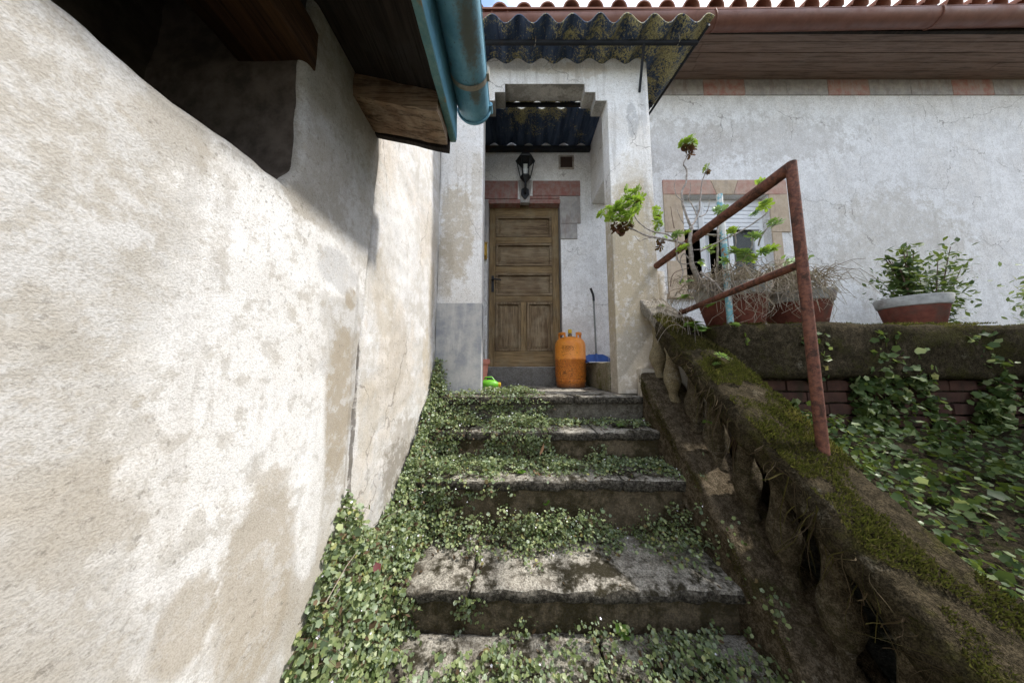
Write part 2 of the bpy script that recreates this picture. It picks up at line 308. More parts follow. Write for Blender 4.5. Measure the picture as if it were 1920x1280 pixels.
M['bulb'] = simple('white_bulb_tube', (.78, .78, .76), .3, .4, var=.03, bump=0)

def leafmat(name, cols, rough=.5, trans=.35, spec=.35):
    m = Mat(name, rough, spec); r = m.island()
    cr_ = m.n('ShaderNodeValToRGB'); cr_.color_ramp.interpolation = 'LINEAR'
    els = cr_.color_ramp.elements
    while len(els) < len(cols): els.new(.5)
    for i, (p, c) in enumerate(cols): els[i].position = p; els[i].color = (*c, 1)
    m.l(r, cr_.inputs[0]); c = cr_.outputs[0]; m.col(c)
    t = m.n('ShaderNodeBsdfTranslucent'); tc_ = m.mix(.5, c, (.30, .40, .05)); m.l(tc_, t.inputs[0])
    mx = m.n('ShaderNodeMixShader'); mx.inputs[0].default_value = trans
    out = m.nt.nodes['Material Output']; m.l(m.b.outputs[0], mx.inputs[1]); m.l(t.outputs[0], mx.inputs[2]); m.l(mx.outputs[0], out.inputs[0]); return m.m
M['creeper'] = leafmat('creeper_leaf', [(0, (.065, .095, .032)), (.3, (.165, .215, .085)), (.7, (.29, .345, .155)), (.93, (.43, .475, .25)), (.985, (.38, .37, .12)), (1, (.22, .15, .08))], .40, .38)
M['creeper_blue'] = leafmat('creeper_leaf_bluish', [(0, (.08, .115, .06)), (.5, (.20, .26, .145)), (1, (.37, .43, .29))], .40, .32)
M['dead_leaf'] = leafmat('dead_leaf', [(0, (.045, .028, .018)), (.5, (.085, .055, .033)), (1, (.16, .11, .07))], .9, .15, .1)
M['aeonium'] = leafmat('rosette_leaf', [(0, (.20, .34, .03)), (.5, (.31, .47, .05)), (1, (.42, .56, .09))], .35, .3, .45)
M['aeonium2'] = leafmat('rosette_leaf_dull', [(0, (.13, .24, .07)), (.5, (.20, .33, .10)), (1, (.28, .40, .14))], .35, .25, .45)
M['brownros'] = leafmat('brown_rosette', [(0, (.055, .020, .015)), (.5, (.105, .038, .026)), (1, (.17, .075, .04))], .8, .15, .15)
M['fern'] = leafmat('fern_leaf', [(0, (.09, .20, .03)), (.5, (.15, .29, .045)), (1, (.23, .36, .07))], .5, .35)
M['mossblade'] = leafmat('moss_blade', [(0, (.025, .021, .010)), (.5, (.056, .046, .017)), (.85, (.10, .085, .027)), (1, (.16, .13, .05))], .95, .15, .05)
M['mossblade_y'] = leafmat('moss_blade_yellow', [(0, (.10, .08, .022)), (.5, (.18, .145, .045)), (1, (.27, .22, .08))], .95, .15, .05)
M['shrub'] = leafmat('shrub_leaf', [(0, (.025, .045, .013)), (.5, (.05, .085, .024)), (1, (.10, .14, .045))], .55, .25, .2)
M['red_leaf'] = simple('red_leaf', (.085, .010, .010), .6, .3)
M['tan_leaf'] = simple('tan_leaf', (.38, .22, .12), .8, .2)
M['twig'] = simple('grey_twig', (.30, .265, .235), .95, .1, var=.4, scale=50, bump=.6)
M['twig_dark'] = simple('brown_twig', (.15, .105, .08), .95, .1, var=.4, scale=50, bump=.6)
M['straw'] = leafmat('dry_straw', [(0, (.20, .15, .115)), (.5, (.34, .285, .23)), (1, (.50, .44, .37))], .95, .1, .1)
M['stem'] = leafmat('creeper_stem', [(0, (.04, .028, .018)), (.6, (.085, .06, .036)), (1, (.17, .13, .08))], .9, .1, .1)
M['flower'] = simple('white_petal', (.78, .76, .80), .7, .2, bump=0)
M['ground'] = stone('yard_ground', (.30, .27, .21), (.16, .14, .10), (.06, .06, .025), .45, nose=False)

# ------------------------------------------------------------------ mesh helpers
BASE = {}
def root_base(o):
    while o is not None:
        if o.name in BASE: return BASE[o.name]
        o = o.parent
    return Vector((0, 0, 0))
def tag(o, label=None, cat=None, group=None, kind=None):
    if label: o['label'] = label
    if cat: o['category'] = cat
    if group: o['group'] = group
    if kind: o['kind'] = kind
    return o
def thing(name, label, cat, loc, group=None):
    o = bpy.data.objects.new(name, None); COL.objects.link(o); o.location = loc; o.empty_display_size = .1
    BASE[o.name] = Vector(loc); return tag(o, label, cat, group)

class MB:
    def __init__(s): s.v = []; s.f = []
    def add(s, vs, fs):
        b = len(s.v); s.v += [tuple(p) for p in vs]; s.f += [tuple(i + b for i in f) for f in fs]; return s
    def quad(s, a, b, c, d): return s.add([a, b, c, d], [(0, 1, 2, 3)])
    def box(s, x0, x1, y0, y1, z0, z1):
        vs = [(x, y, z) for z in (z0, z1) for y in (y0, y1) for x in (x0, x1)]
        return s.add(vs, [(0, 2, 3, 1), (4, 5, 7, 6), (0, 1, 5, 4), (1, 3, 7, 5), (3, 2, 6, 7), (2, 0, 4, 6)])
    def rbox(s, x0, x1, y0, y1, z0, z1, res=.03, r=.012, amp=.004, sc=12, seed=0, shear=None):
        """rounded box on a dense grid, made uneven by noise"""
        lo = np.array((x0, y0, z0)); hi = np.array((x1, y1, z1)); n = [max(2, min(90, int(round((hi[i] - lo[i]) / res)))) for i in range(3)]
        r = min(r, *(0.49 * (hi - lo)))
        for axis in range(3):
            a, b = [i for i in range(3) if i != axis]
            for side in (0, 1):
                vs = []
                for i in range(n[a] + 1):
                    for j in range(n[b] + 1):
                        p = np.zeros(3); p[axis] = hi[axis] if side else lo[axis]
                        p[a] = lo[a] + (hi[a] - lo[a]) * i / n[a]; p[b] = lo[b] + (hi[b] - lo[b]) * j / n[b]
                        q = np.clip(p, lo + r, hi - r); d = p - q; L = np.linalg.norm(d)
                        if L > 1e-9: p = q + d / L * r
                        if shear: p = np.array(shear(*p))
                        w = mnoise.noise_vector(Vector(p * sc) + Vector((seed, seed * 2.1, 0))) * amp + mnoise.noise_vector(Vector(p * sc * 3.1) + Vector((seed, 0, 5))) * amp * .45
                        vs.append(p + np.array(w))
                fs = []
                for i in range(n[a]):
                    for j in range(n[b]):
                        k = i * (n[b] + 1) + j; f = (k, k + n[b] + 1, k + n[b] + 2, k + 1)
                        flip = (side == 0) ^ (axis == 1)
                        fs.append(f[::-1] if flip else f)
                s.add(vs, fs)
        return s
    def grid(s, fn, nu, nv):
        vs = [fn(i / nu, j / nv) for i in range(nu + 1) for j in range(nv + 1)]
        return s.add(vs, [(i * (nv + 1) + j, (i + 1) * (nv + 1) + j, (i + 1) * (nv + 1) + j + 1, i * (nv + 1) + j + 1) for i in range(nu) for j in range(nv)])
    def prism(s, poly, axis, a, b):
        def mk(p, t):
            q = [0, 0, 0]; o = [i for i in range(3) if i != axis]; q[o[0]], q[o[1]] = p; q[axis] = t; return tuple(q)
        n = len(poly); vs = [mk(p, a) for p in poly] + [mk(p, b) for p in poly]
        return s.add(vs, [tuple(range(n)), tuple(range(2 * n - 1, n - 1, -1))] + [(i, i + n, (i + 1) % n + n, (i + 1) % n) for i in range(n)])
    def tube(s, path, rad, n=8, cap=True):
        path = [Vector(p) for p in path]
        if not isinstance(rad, (list, tuple)): rad = [rad] * len(path)
        up = Vector((.13, .31, .94)); rings = []
        for i, p in enumerate(path):
            t = (path[min(i + 1, len(path) - 1)] - path[max(i - 1, 0)]).normalized()
            u = t.cross(up)
            if u.length < .1: u = t.cross(Vector((1, 0, 0)))
            u.normalize(); w = t.cross(u)
            rings.append([p + (u * math.cos(k * 2 * math.pi / n) + w * math.sin(k * 2 * math.pi / n)) * rad[i] for k in range(n)])
        fs = [(i * n + k, i * n + (k + 1) % n, (i + 1) * n + (k + 1) % n, (i + 1) * n + k) for i in range(len(path) - 1) for k in range(n)]
        if cap: fs += [tuple(range(n - 1, -1, -1)), tuple(range((len(path) - 1) * n, len(path) * n))]
        return s.add([p for r in rings for p in r], fs)
    def lathe(s, prof, c=(0, 0, 0), n=24, ang=(0, 2 * math.pi)):
        full = abs(ang[1] - ang[0] - 2 * math.pi) < 1e-6; m = n if full else n + 1
        vs = [(c[0] + r * math.cos(ang[0] + (ang[1] - ang[0]) * k / n), c[1] + r * math.sin(ang[0] + (ang[1] - ang[0]) * k / n), c[2] + z) for r, z in prof for k in range(m)]
        return s.add(vs, [(i * m + k, i * m + (k + 1) % m, (i + 1) * m + (k + 1) % m, (i + 1) * m + k) for i in range(len(prof) - 1) for k in range(n)])
    def mesh(s, name, mat, smooth=False, off=Vector((0, 0, 0)), weld=False, sharp=40, bevel=0):
        me = bpy.data.meshes.new(name)
        me.from_pydata([(p[0] - off.x, p[1] - off.y, p[2] - off.z) for p in s.v], [], s.f); me.materials.append(M[mat] if isinstance(mat, str) else mat)
        bm = bmesh.new(); bm.from_mesh(me)
        if weld or bevel: bmesh.ops.remove_doubles(bm, verts=bm.verts, dist=2e-4)
        if weld or bevel: bmesh.ops.recalc_face_normals(bm, faces=bm.faces)
        if bevel:
            es = [e for e in bm.edges if e.is_manifold and e.calc_face_angle(0) > .5]
            bmesh.ops.bevel(bm, geom=es, offset=bevel, segments=2, profile=.6, affect='EDGES', clamp_overlap=True)
        bm.to_mesh(me); bm.free()
        if smooth:
            me.polygons.foreach_set('use_smooth', [True] * len(me.polygons))
            if sharp: me.set_sharp_from_angle(angle=R(sharp))
        me.update(); return me
    def build(s, name, mat, parent=None, **k):
        base = root_base(parent) if parent is not None else k.pop('loc', Vector((0, 0, 0)))
        k.pop('loc', None)
        o = bpy.data.objects.new(name, s.mesh(name, mat, off=Vector(base), **k)); COL.objects.link(o)
        if parent is not None: o.parent = parent
        else:
            o.location = base; BASE[o.name] = Vector(base)
        return o
def inst(name, me, loc, parent, rot=(0, 0, 0), scale=(1, 1, 1)):
    o = bpy.data.objects.new(name, me); COL.objects.link(o); o.parent = parent; o.location = Vector(loc) - root_base(parent); o.rotation_euler = rot; o.scale = scale; return o
def nz(x, y, z=0, s=1): return mnoise.noise(Vector((x * s, y * s, z * s)))
def fbm(x, y, z=0, s=1, o=4): return sum(mnoise.noise(Vector((x, y, z)) * s * 2 ** i) * .5 ** i for i in range(o))

# ------------------------------------------------------------------ ground
g = MB().grid(lambda u, v: (-200 + 400 * u, -200 + 400 * v, -1.26), 2, 2)
tag(g.build('ground', 'ground'), 'worn paved yard ground below the steps', None, None, 'structure')
def bank_z(x, y): return -.55 + .45 * max(0, min(1, (y - .2) / 1.5)) + .05 * fbm(x, y, 0, 2.3)
b = MB().grid(lambda u, v: (1.26 + 9 * u, -1.5 + 3.0 * v, bank_z(1.26 + 9 * u, -1.5 + 3.0 * v)), 90, 40)
b.quad((1.26, -1.5, -1.3), (10.26, -1.5, -1.3), (10.26, -1.5, -.5), (1.26, -1.5, -.5))
tag(b.build('garden_bank', 'bank', smooth=True, sharp=0), 'dark bare garden soil beside the balustrade', None, None, 'structure')

# ------------------------------------------------------------------ stone stairs
NOSE = [(1.92, 0.0), (1.715, -.20), (1.487, -.41), (1.155, -.70), (.80, -.885), (.48, -1.07)]
LW, RW = -.60, .985
st = thing('stone_stairs', 'worn mossy stone steps leading up to the porch landing', 'stairs', (.2, 1.2, -1.26))
joints = {0: [.46], 1: [-.30, .235, .555], 2: [.62], 3: [-.178], 4: [.35], 5: [.1]}
for k, (y, z) in enumerate(NOSE):
    yb = 2.93 if k == 0 else NOSE[k - 1][0] + .03
    xs = [LW - .01] + joints[k] + [RW if k else 1.215]
    for i in range(len(xs) - 1):
        m = MB(); j = .0008
        dy = random.uniform(-.006, .006); dz = random.uniform(-.004, .001)
        if k == 0:
            m.rbox(xs[i] + j, (xs[i + 1] if i < len(xs) - 2 else .975) - j, y + dy, 2.06, z - .062, z + dz, .02, .016, .005, 14, k * 7 + i)
            if i == len(xs) - 2: m.rbox(LW - .01, 1.215, 2.062, yb, z - .05, z - .001, .05, .004, .0012, 6, 31)
        else:
            m.rbox(xs[i] + j, xs[i + 1] - j, y + dy, yb, z - .062 + random.uniform(-.006, .006), z + dz, .016, .02, .009 if k != 3 else .011, 11, k * 7 + i)
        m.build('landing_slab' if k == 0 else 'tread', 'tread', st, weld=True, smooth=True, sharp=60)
    zb = NOSE[k + 1][1] if k < 5 else -1.26
    MB().rbox(LW - .01, RW, y + .028, y + .2, zb - .03, z - .055, .025, .004, .006, 9, 50 + k).build('riser', 'landing_riser' if k == 0 else 'riser', st, weld=True, smooth=True, sharp=60)

# ------------------------------------------------------------------ house
H = thing('house', 'white rendered house with brown wooden door, tiled eaves and shuttered window', 'house', (2.6, 2.92, 0))
WY = 2.92
DX0, DX1, DZ0, DZ1 = -.285, .580, .205, 2.205
WX0, WX1, WZ0, WZ1 = 2.045, 3.085, 1.08, 2.268
xs = [-3, DX0, DX1, WX0, WX1, 12]; zs = [-1.3, DZ0, WZ0, DZ1, WZ1, 3.86]
m = MB()
for i in range(5):
    for j in range(5):
        if i == 1 and 1 <= j <= 2: continue
        if i == 3 and 2 <= j <= 3: continue
        m.quad((xs[i], WY, zs[j]), (xs[i + 1], WY, zs[j]), (xs[i + 1], WY, zs[j + 1]), (xs[i], WY, zs[j + 1]))
for (a, b_, c, d) in ((DX0, DX1, DZ0, DZ1), (WX0, WX1, WZ0, WZ1)):
    e = WY + .16
    m.quad((a, WY, c), (a, WY, d), (a, e, d), (a, e, c)); m.quad((b_, WY, d), (b_, WY, c), (b_, e, c), (b_, e, d))
    m.quad((a, WY, d), (b_, WY, d), (b_, e, d), (a, e, d)); m.quad((a, WY, c), (a, e, c), (b_, e, c), (b_, WY, c))
m.quad((-3, WY, -1.3), (-3, 9, -1.3), (-3, 9, 3.86), (-3, WY, 3.86)); m.quad((12, WY, -1.3), (12, WY, 3.86), (12, 9, 3.86), (12, 9, -1.3))
m.quad((-3, 9, -1.3), (12, 9, -1.3), (12, 9, 3.86), (-3, 9, 3.86)); m.quad((-3, WY, 3.86), (12, WY, 3.86), (12, 9, 3.86), (-3, 9, 3.86))
m.build('wall', 'facade', H)
# dark room behind the window
r = MB(); a, b_, c, d = 1.6, 3.6, .6, 2.6; y0, y1 = WY + .165, 5.2
r.quad((a, y1, c), (b_, y1, c), (b_, y1, d), (a, y1, d)); r.quad((a, y0, c), (a, y1, c), (a, y1, d), (a, y0, d)); r.quad((b_, y0, c), (b_, y1, c), (b_, y1, d), (b_, y0, d))
r.quad((a, y0, c), (b_, y0, c), (b_, y1, c), (a, y1, c)); r.quad((a, y0, d), (b_, y0, d), (b_, y1, d), (a, y1, d))
r.build('room_interior', 'room', H)
# threshold and door surround blocks
MB().rbox(-.42, .62, 2.885, 3.0, -.002, .203, .025, .008, .003, 10, 3).build('threshold', 'threshold', H, weld=True, smooth=True, sharp=50)
def blk(name, mat, x0, x1, z0, z1, y0=WY - .013, parent=H, y1=WY + .02):
    return MB().box(x0, x1, y0, y1, z0, z1).build(name, mat, parent, bevel=.003)
J = .004
blk('lintel_block', 'blk_red', -.62, .070, 2.215, 2.444); blk('lintel_block', 'blk_red', .250, .823, 2.255, 2.444)
blk('lintel_block', 'blk_red', .215, .575, 2.215, 2.250)
MB().prism([(.078, 2.444), (.242, 2.444), (.207, 2.16), (.105, 2.16)], 1, WY - .022, WY + .02).build('keystone', 'blk_grey', H, bevel=.003)
MB().box(DX0, .10, WY - .006, WY + .1, 2.16, 2.212).build('lintel_soffit', 'blk_red', H, bevel=.002)
MB().box(.212, DX1, WY - .006, WY + .1, 2.16, 2.212).build('lintel_soffit', 'blk_red', H, bevel=.002)
blk('jamb_block', 'blk_grey', DX1 + .002, .818, 1.905, 2.248); blk('jamb_block', 'blk_grey', DX1 + .002, .775, 1.715, 1.900)
blk('jamb_block', 'blk_grey', -.60, DX0 - .002, 1.66, 2.208)
# door
door = MB().box(-.278, .572, 3.03, 3.07, .206, 2.198).build('door', 'door', H)
DY = 3.03
def fr(name, x0, x1, z0, z1, mat='door', d=.020): return MB().box(x0, x1, DY - d, DY + .004, z0, z1).build(name, mat, door, bevel=.0025)
fr('stile', -.276, -.200, .208, 2.196); fr('stile', .486, .570, .208, 2.196)
for z0, z1 in ((2.055, 2.196), (1.708, 1.782), (1.335, 1.416), (.979, 1.053), (.208, .386)): fr('rail', -.1985, .4845, z0, z1, 'door_h')
fr('mullion', .105, .174, .3875, .9775)
def panel(x0, x1, z0, z1, mat):
    m = MB(); w = .026; y = DY - .027         # moulding frame round the panel
    m.prism([(0, 0)], 0, 0, 0) if False else None
    for (a, b_, c, d) in ((x0, x1, z1 - w, z1), (x0, x1, z0, z0 + w), (x0, x0 + w, z0 + w, z1 - w), (x1 - w, x1, z0 + w, z1 - w)):
        m.box(a, b_, y, DY + .002, c, d)
    m.build('moulding', mat, door, bevel=.004)
    x0 += w + .001; x1 -= w + .001; z0 += w + .001; z1 -= w + .001; s = .035
    p = MB(); y0, y1 = DY - .001, DY - .012
    o = [(x0, y0, z0), (x1, y0, z0), (x1, y0, z1), (x0, y0, z1)]; q = [(x0 + s, y1, z0 + s), (x1 - s, y1, z0 + s), (x1 - s, y1, z1 - s), (x0 + s, y1, z1 - s)]
    p.add(o + q, [(4, 5, 6, 7), (0, 1, 5, 4), (1, 2, 6, 5), (2, 3, 7, 6), (3, 0, 4, 7)]); p.build('panel', mat, door)
for z0, z1 in ((1.785, 2.051), (1.420, 1.704), (1.057, 1.331)): panel(-.196, .482, z0, z1, 'door_panel_h')
panel(-.196, .101, .390, .975, 'door_panel'); panel(.178, .482, .390, .975, 'door_panel')
h = MB().tube([(-.232, DY - .020, 1.25), (-.232, DY - .060, 1.25), (-.19, DY - .062, 1.245), (-.13, DY - .06, 1.235)], [.011, .010, .009, .008], 8)
h.box(-.247, -.217, DY - .0245, DY - .019, 1.10, 1.30); h.build('handle', 'black_metal', door, smooth=True)
k = MB().tube([(-.232, DY - .020, 1.15), (-.232, DY - .034, 1.15)], .012, 8); k.build('keyhole', 'black_metal', door, smooth=True)
MB().box(.5745, .579, WY - .004, DY + .02, .206, 2.158).box(-.2835, -.2790, WY - .004, DY + .02, .206, 2.158).build('door_frame', 'blk_grey', H)
# vent
v = MB().box(.569, .754, WY - .01, WY + .004, 2.598, 2.618).box(.569, .754, WY - .01, WY + .004, 2.762, 2.78).box(.569, .589, WY - .01, WY + .004, 2.618, 2.762).box(.736, .754, WY - .01, WY + .004, 2.618, 2.762).build('vent', 'vent_frame', H, bevel=.002)
MB().box(.589, .736, WY - .004, WY + .002, 2.618, 2.762).build('backing', 'vent', v)
for i in range(7): MB().box(.589, .736, WY - .009, WY - .005, 2.622 + i * .020, 2.632 + i * .020).build('louvre', 'vent', v)
# frieze, soffit, gutter, tiles
TILT = .018
def tz(x): return TILT * (x - 2.2)
x = 2.40 - .52 * 5; i = 0
while x < 9:
    MB().box(x + .003, x + .517, WY - .012, WY + .02, 3.590, 3.80).build('frieze_block', 'blk_faded' if i in (5, 8, 11) else 'blk_grey', H, bevel=.002); x += .52; i += 1
sof = MB().box(-.7, 11.5, 2.44, 2.95, 3.835, 3.85).build('soffit', 'timber_dark', H)
ye = [2.445, 2.537, 2.635, 2.729, 2.824, 2.92]
for i in range(5):
    cuts = [-.7, 2.10 + .035 * i, 5.3 + .5 * (i % 2), 8.2, 11.5]
    for j in range(4):
        MB().box(cuts[j] + .002, cuts[j + 1] - .002, ye[i] + .0025, ye[i + 1] - .0025, 3.806 + random.uniform(-.002, .002), 3.832).build('soffit_board', 'board', sof, bevel=.002)
MB().box(-.7, 11.5, 2.418, 2.443, 3.765, 3.93).build('fascia', 'timber_dark', H)
gm = MB()
def gut(x0, x1, yc, zc, r, th, axis_fn, n=20, seg=30):
    m = MB()
    for rr, flip in ((r, 0), (r - th, 1)):
        m.grid(lambda u, v: axis_fn(x0 + (x1 - x0) * u, -math.cos(math.pi * v) * rr, -math.sin(math.pi * v) * rr), seg, n)
    for sgn in (-1, 1):
        m.tube([axis_fn(x0 + (x1 - x0) * t / seg, sgn * (r - th / 2), 0) for t in range(seg + 1)], th * 1.3, 8)
    return m
GY, GZ, GRr = 2.352, 3.80, .085
gut(-.7, 11.5, 0, 0, GRr, .004, lambda t, a, b_: (t, GY + a, GZ + b_ + tz(t))).build('eave_gutter', 'brown_gutter', H, smooth=True)
for gx in (2.05, 4.35, 6.6):
    br = MB().tube([(gx + .0 + .05 * math.sin(p), GY - math.cos(p) * (GRr + .004), GZ - math.sin(p) * (GRr + .004) + tz(gx)) for p in [math.pi * q / 12 for q in range(13)]], .007, 6)
    br.build('gutter_bracket', 'brown_gutter', H, smooth=True)
MB().prism([(2.30, 3.875), (2.30, 3.855), (9, 5.9), (9, 5.94)], 0, -3, 12).build('roof', 'tile', H)
roof = [o for o in H.children if o.name.startswith('roof')][0]
tm = MB(); L_, rr = .45, .088
tm.grid(lambda u, v: (-math.cos(math.pi * v) * rr * (1 - .12 * u), L_ * u, math.sin(math.pi * v) * rr * (1 - .12 * u)), 1, 12)
tm.grid(lambda u, v: (-math.cos(math.pi * v) * (rr - .012) * (1 - .12 * u), L_ * u, math.sin(math.pi * v) * (rr - .012) * (1 - .12 * u)), 1, 12)
tm.grid(lambda u, v: (-math.cos(math.pi * v) * (rr - .012 * u), 0, math.sin(math.pi * v) * (rr - .012 * u)), 1, 12)
tme = tm.mesh('tile', 'tile', smooth=True)
i = 0; x = -.62
while x < 9.5:
    jx = random.uniform(-.008, .008)
    inst('tile', tme, (x + jx, 2.315 + random.uniform(-.012, .012), 3.892 + tz(x) + random.uniform(-.006, .004)), roof, (R(16), 0, random.uniform(-.03, .03)))
    inst('tile', tme, (x + jx, 2.70, 4.005 + tz(x)), roof, (R(16), 0, 0)); x += .247
pm = MB(); pm.grid(lambda u, v: (-math.cos(math.pi * v) * .085, .45 * u, -math.sin(math.pi * v) * .06), 1, 8); pme = pm.mesh('pan_tile', 'tile', smooth=True)
x = -.62 + .1235
while x < 9.5: inst('pan_tile', pme, (x, 2.33, 3.90 + tz(x)), roof, (R(16), 0, 0)); x += .247
# window surround and window
def wblk(mat, x0, x1, z0, z1): return blk('surround_block', mat, x0, x1, z0, z1)
MB().prism([(1.82, 2.272), (2.460, 2.272), (2.395, 2.455), (1.82, 2.455)], 1, WY - .013, WY + .02).build('surround_block', 'blk_pink', H, bevel=.003); MB().prism([(2.670, 2.272), (3.31, 2.272), (3.31, 2.455), (2.735, 2.455)], 1, WY - .013, WY + .02).build('surround_block', 'blk_pink', H, bevel=.003)
MB().prism([(2.400, 2.455), (2.730, 2.455), (2.665, 2.272), (2.465, 2.272)], 1, WY - .013, WY + .02).build('surround_block', 'blk_tan', H, bevel=.003)
for s in (0, 1):
    f = (lambda x: x) if s == 0 else (lambda x: 5.13 - x)
    a, b_ = sorted((f(1.82), f(2.043))); wblk('blk_tan', a, b_, 1.80, 2.267)
    a, b_ = sorted((f(1.93), f(2.043))); wblk('blk_tan', a, b_, 1.45, 1.795)
    a, b_ = sorted((f(1.82), f(2.043))); wblk('blk_tan', a, b_, 1.06, 1.445)
MB().box(1.80, 3.33, WY - .06, WY + .02, .99, 1.055).build('window_sill', 'blk_tan', H, bevel=.005)
wy = WY + .09
win = MB().box(WX0, WX0 + .05, wy, wy + .06, WZ0, WZ1).box(WX1 - .05, WX1, wy, wy + .06, WZ0, WZ1).box(WX0 + .05, WX1 - .05, wy, wy + .06, WZ1 - .05, WZ1).box(WX0 + .05, WX1 - .05, wy, wy + .06, WZ0, WZ0 + .05).build('window', 'pvc', H, bevel=.003)
for i in range(6): MB().box(WX0 + .052, WX1 - .052, wy - .012, wy + .002, 2.175 - i * .052, 2.222 - i * .052).build('shutter_slat', 'pvc', win, bevel=.004)
MB().box(WX0 + .052, WX1 - .052, wy - .016, wy + .004, 1.875, 1.908).build('shutter_bar', 'pvc', win, bevel=.003)
def sash(x0, x1, y, rot, hinge):
    m = MB(); w = .055
    for (a, b_, c, d) in ((x0, x0 + w, WZ0 + .05, 2.2), (x1 - w, x1, WZ0 + .05, 2.2), (x0 + w, x1 - w, WZ0 + .05, WZ0 + .11), (x0 + w, x1 - w, 2.14, 2.2)): m.box(a, b_, y, y + .045, c, d)
    p = MB().quad((x0 + w, y + .02, WZ0 + .1), (x1 - w, y + .02, WZ0 + .1), (x1 - w, y + .02, 2.15), (x0 + w, y + .02, 2.15))
    for mm in (m, p):
        cs, sn = math.cos(rot), math.sin(rot)
        mm.v = [(hinge + (q[0] - hinge) * cs - (q[1] - y) * sn, y + (q[0] - hinge) * sn + (q[1] - y) * cs, q[2]) for q in mm.v]
    m.build('sash', 'pvc', win, bevel=.003); p.build('pane', 'pane', win)
sash(WX0 + .20, 2.46, wy + .065, R(40), 2.46); sash(2.66, WX1 - .05, wy + .012, 0, 2.66)

# ------------------------------------------------------------------ porch
P = thing('porch', 'white rendered porch front with stepped doorway and two pillars', 'porch', (.3, 2.2, 0))
PY0, PY1 = 2.05, 2.20
out = [(-.612, -.0), (-.247, -.0), (-.247, 2.540), (-.150, 2.540), (-.150, 2.622), (-.061, 2.622), (-.061, 2.702), (.642, 2.702), (.642, 2.622), (.735, 2.622), (.735, 2.540), (.838, 2.540), (.838, -.0), (1.200, -.0), (1.200, 2.990), (-.612, 2.990)]
o = MB().prism(out, 1, PY0, PY1).build('front_wall', 'porch', P, bevel=.007)
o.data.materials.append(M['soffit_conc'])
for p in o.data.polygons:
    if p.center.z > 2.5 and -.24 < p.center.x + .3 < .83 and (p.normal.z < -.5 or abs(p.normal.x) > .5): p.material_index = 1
MB().box(-.6135, -.2450, PY0 - .003, PY0 + .12, .001, .729).build('painted_dado', 'dado', P, bevel=.004)
MB().box(.955, 1.15, PY1 + .001, WY - .001, 2.155, 2.99).build('side_beam', 'porch', P, bevel=.006)
MB().rbox(.822, 1.185, PY1 + .001, WY - .001, .0, .25, .03, .012, .006, 9, 4).build('parapet', 'parapet', P, weld=True, smooth=True, sharp=60)
# small grey spur of masonry beside the right pillar
MB().rbox(1.202, 1.30, 2.10, 2.22, .0, 1.02, .03, .02, .008, 9, 8).build('buttress', 'porch', P, weld=True, smooth=True, sharp=60)

# ------------------------------------------------------------------ corrugated canopy
C = thing('porch_canopy', 'dark blue corrugated sheet canopy crusted with yellow lichen over the porch', 'canopy', (.4, 2.1, 2.93))
def sheet(y0, y1, x0, xr0, xr1, z0, z1, nx=170, ny=14, ph=0.):
    m = MB()
    def f(u, v, dz):
        y = y0 + (y1 - y0) * v; xr = xr0 + (xr1 - xr0) * (y - 1.77) / 1.15; x = x0 + (xr - x0) * u
        e = .012 * nz(x * 9, y * 3) if v in (0, 1) else 0
        return (x, y + e, z0 + (z1 - z0) * v + (.028 + .016 * max(0, (2.0 - y) / .24)) * math.sin(2 * math.pi * (x + ph) / .213) + dz + .004 * nz(x * 3, y * 5))
    m.grid(lambda u, v: f(u, v, 0), nx, ny); m.grid(lambda u, v: f(u, v, .008), nx, ny)
    for v in (0, 1): m.grid(lambda u, w: f(u, v, .008 * w), nx, 1)
    for u in (0, 1): m.grid(lambda v, w: f(u, v, .008 * w), ny, 1)
    return m
sheet(1.765, 2.425, -.62, 1.585, 1.43, 2.925, 2.932).build('corrugated_sheet', 'corr', C, smooth=True, sharp=60)
sheet(2.472, 2.915, -.62, 1.585, 1.43, 2.945, 2.915, ph=.06).build('corrugated_sheet', 'corr', C, smooth=True, sharp=60)
MB().box(-.60, 1.535, 1.872, 1.894, 2.862, 2.892).build('purlin', 'dark_steel', C, bevel=.002)
MB().box(-.60, 1.44, 2.385, 2.41, 2.868, 2.90).build('purlin', 'dark_steel', C, bevel=.002)
MB().box(-.60, .95, 2.87, 2.915, 2.815, 2.87).build('wall_bar', 'dark_steel', C, bevel=.002)
MB().tube([(1.09, 1.883, 2.868), (1.125, 2.052, 2.62)], .011, 8).build('strut', 'dark_steel', C, smooth=True)
MB().tube([(1.55, 1.78, 2.893), (1.41, 2.90, 2.885)], .012, 6).build('edge_rod', 'dark_steel', C, smooth=True)
for x in (.19, 1.37): MB().tube([(x, 1.868, 2.955), (x + .005, 1.862, 2.87), (x, 1.898, 2.858)], .003, 5).build('hook_bolt', 'strap', C, smooth=True)

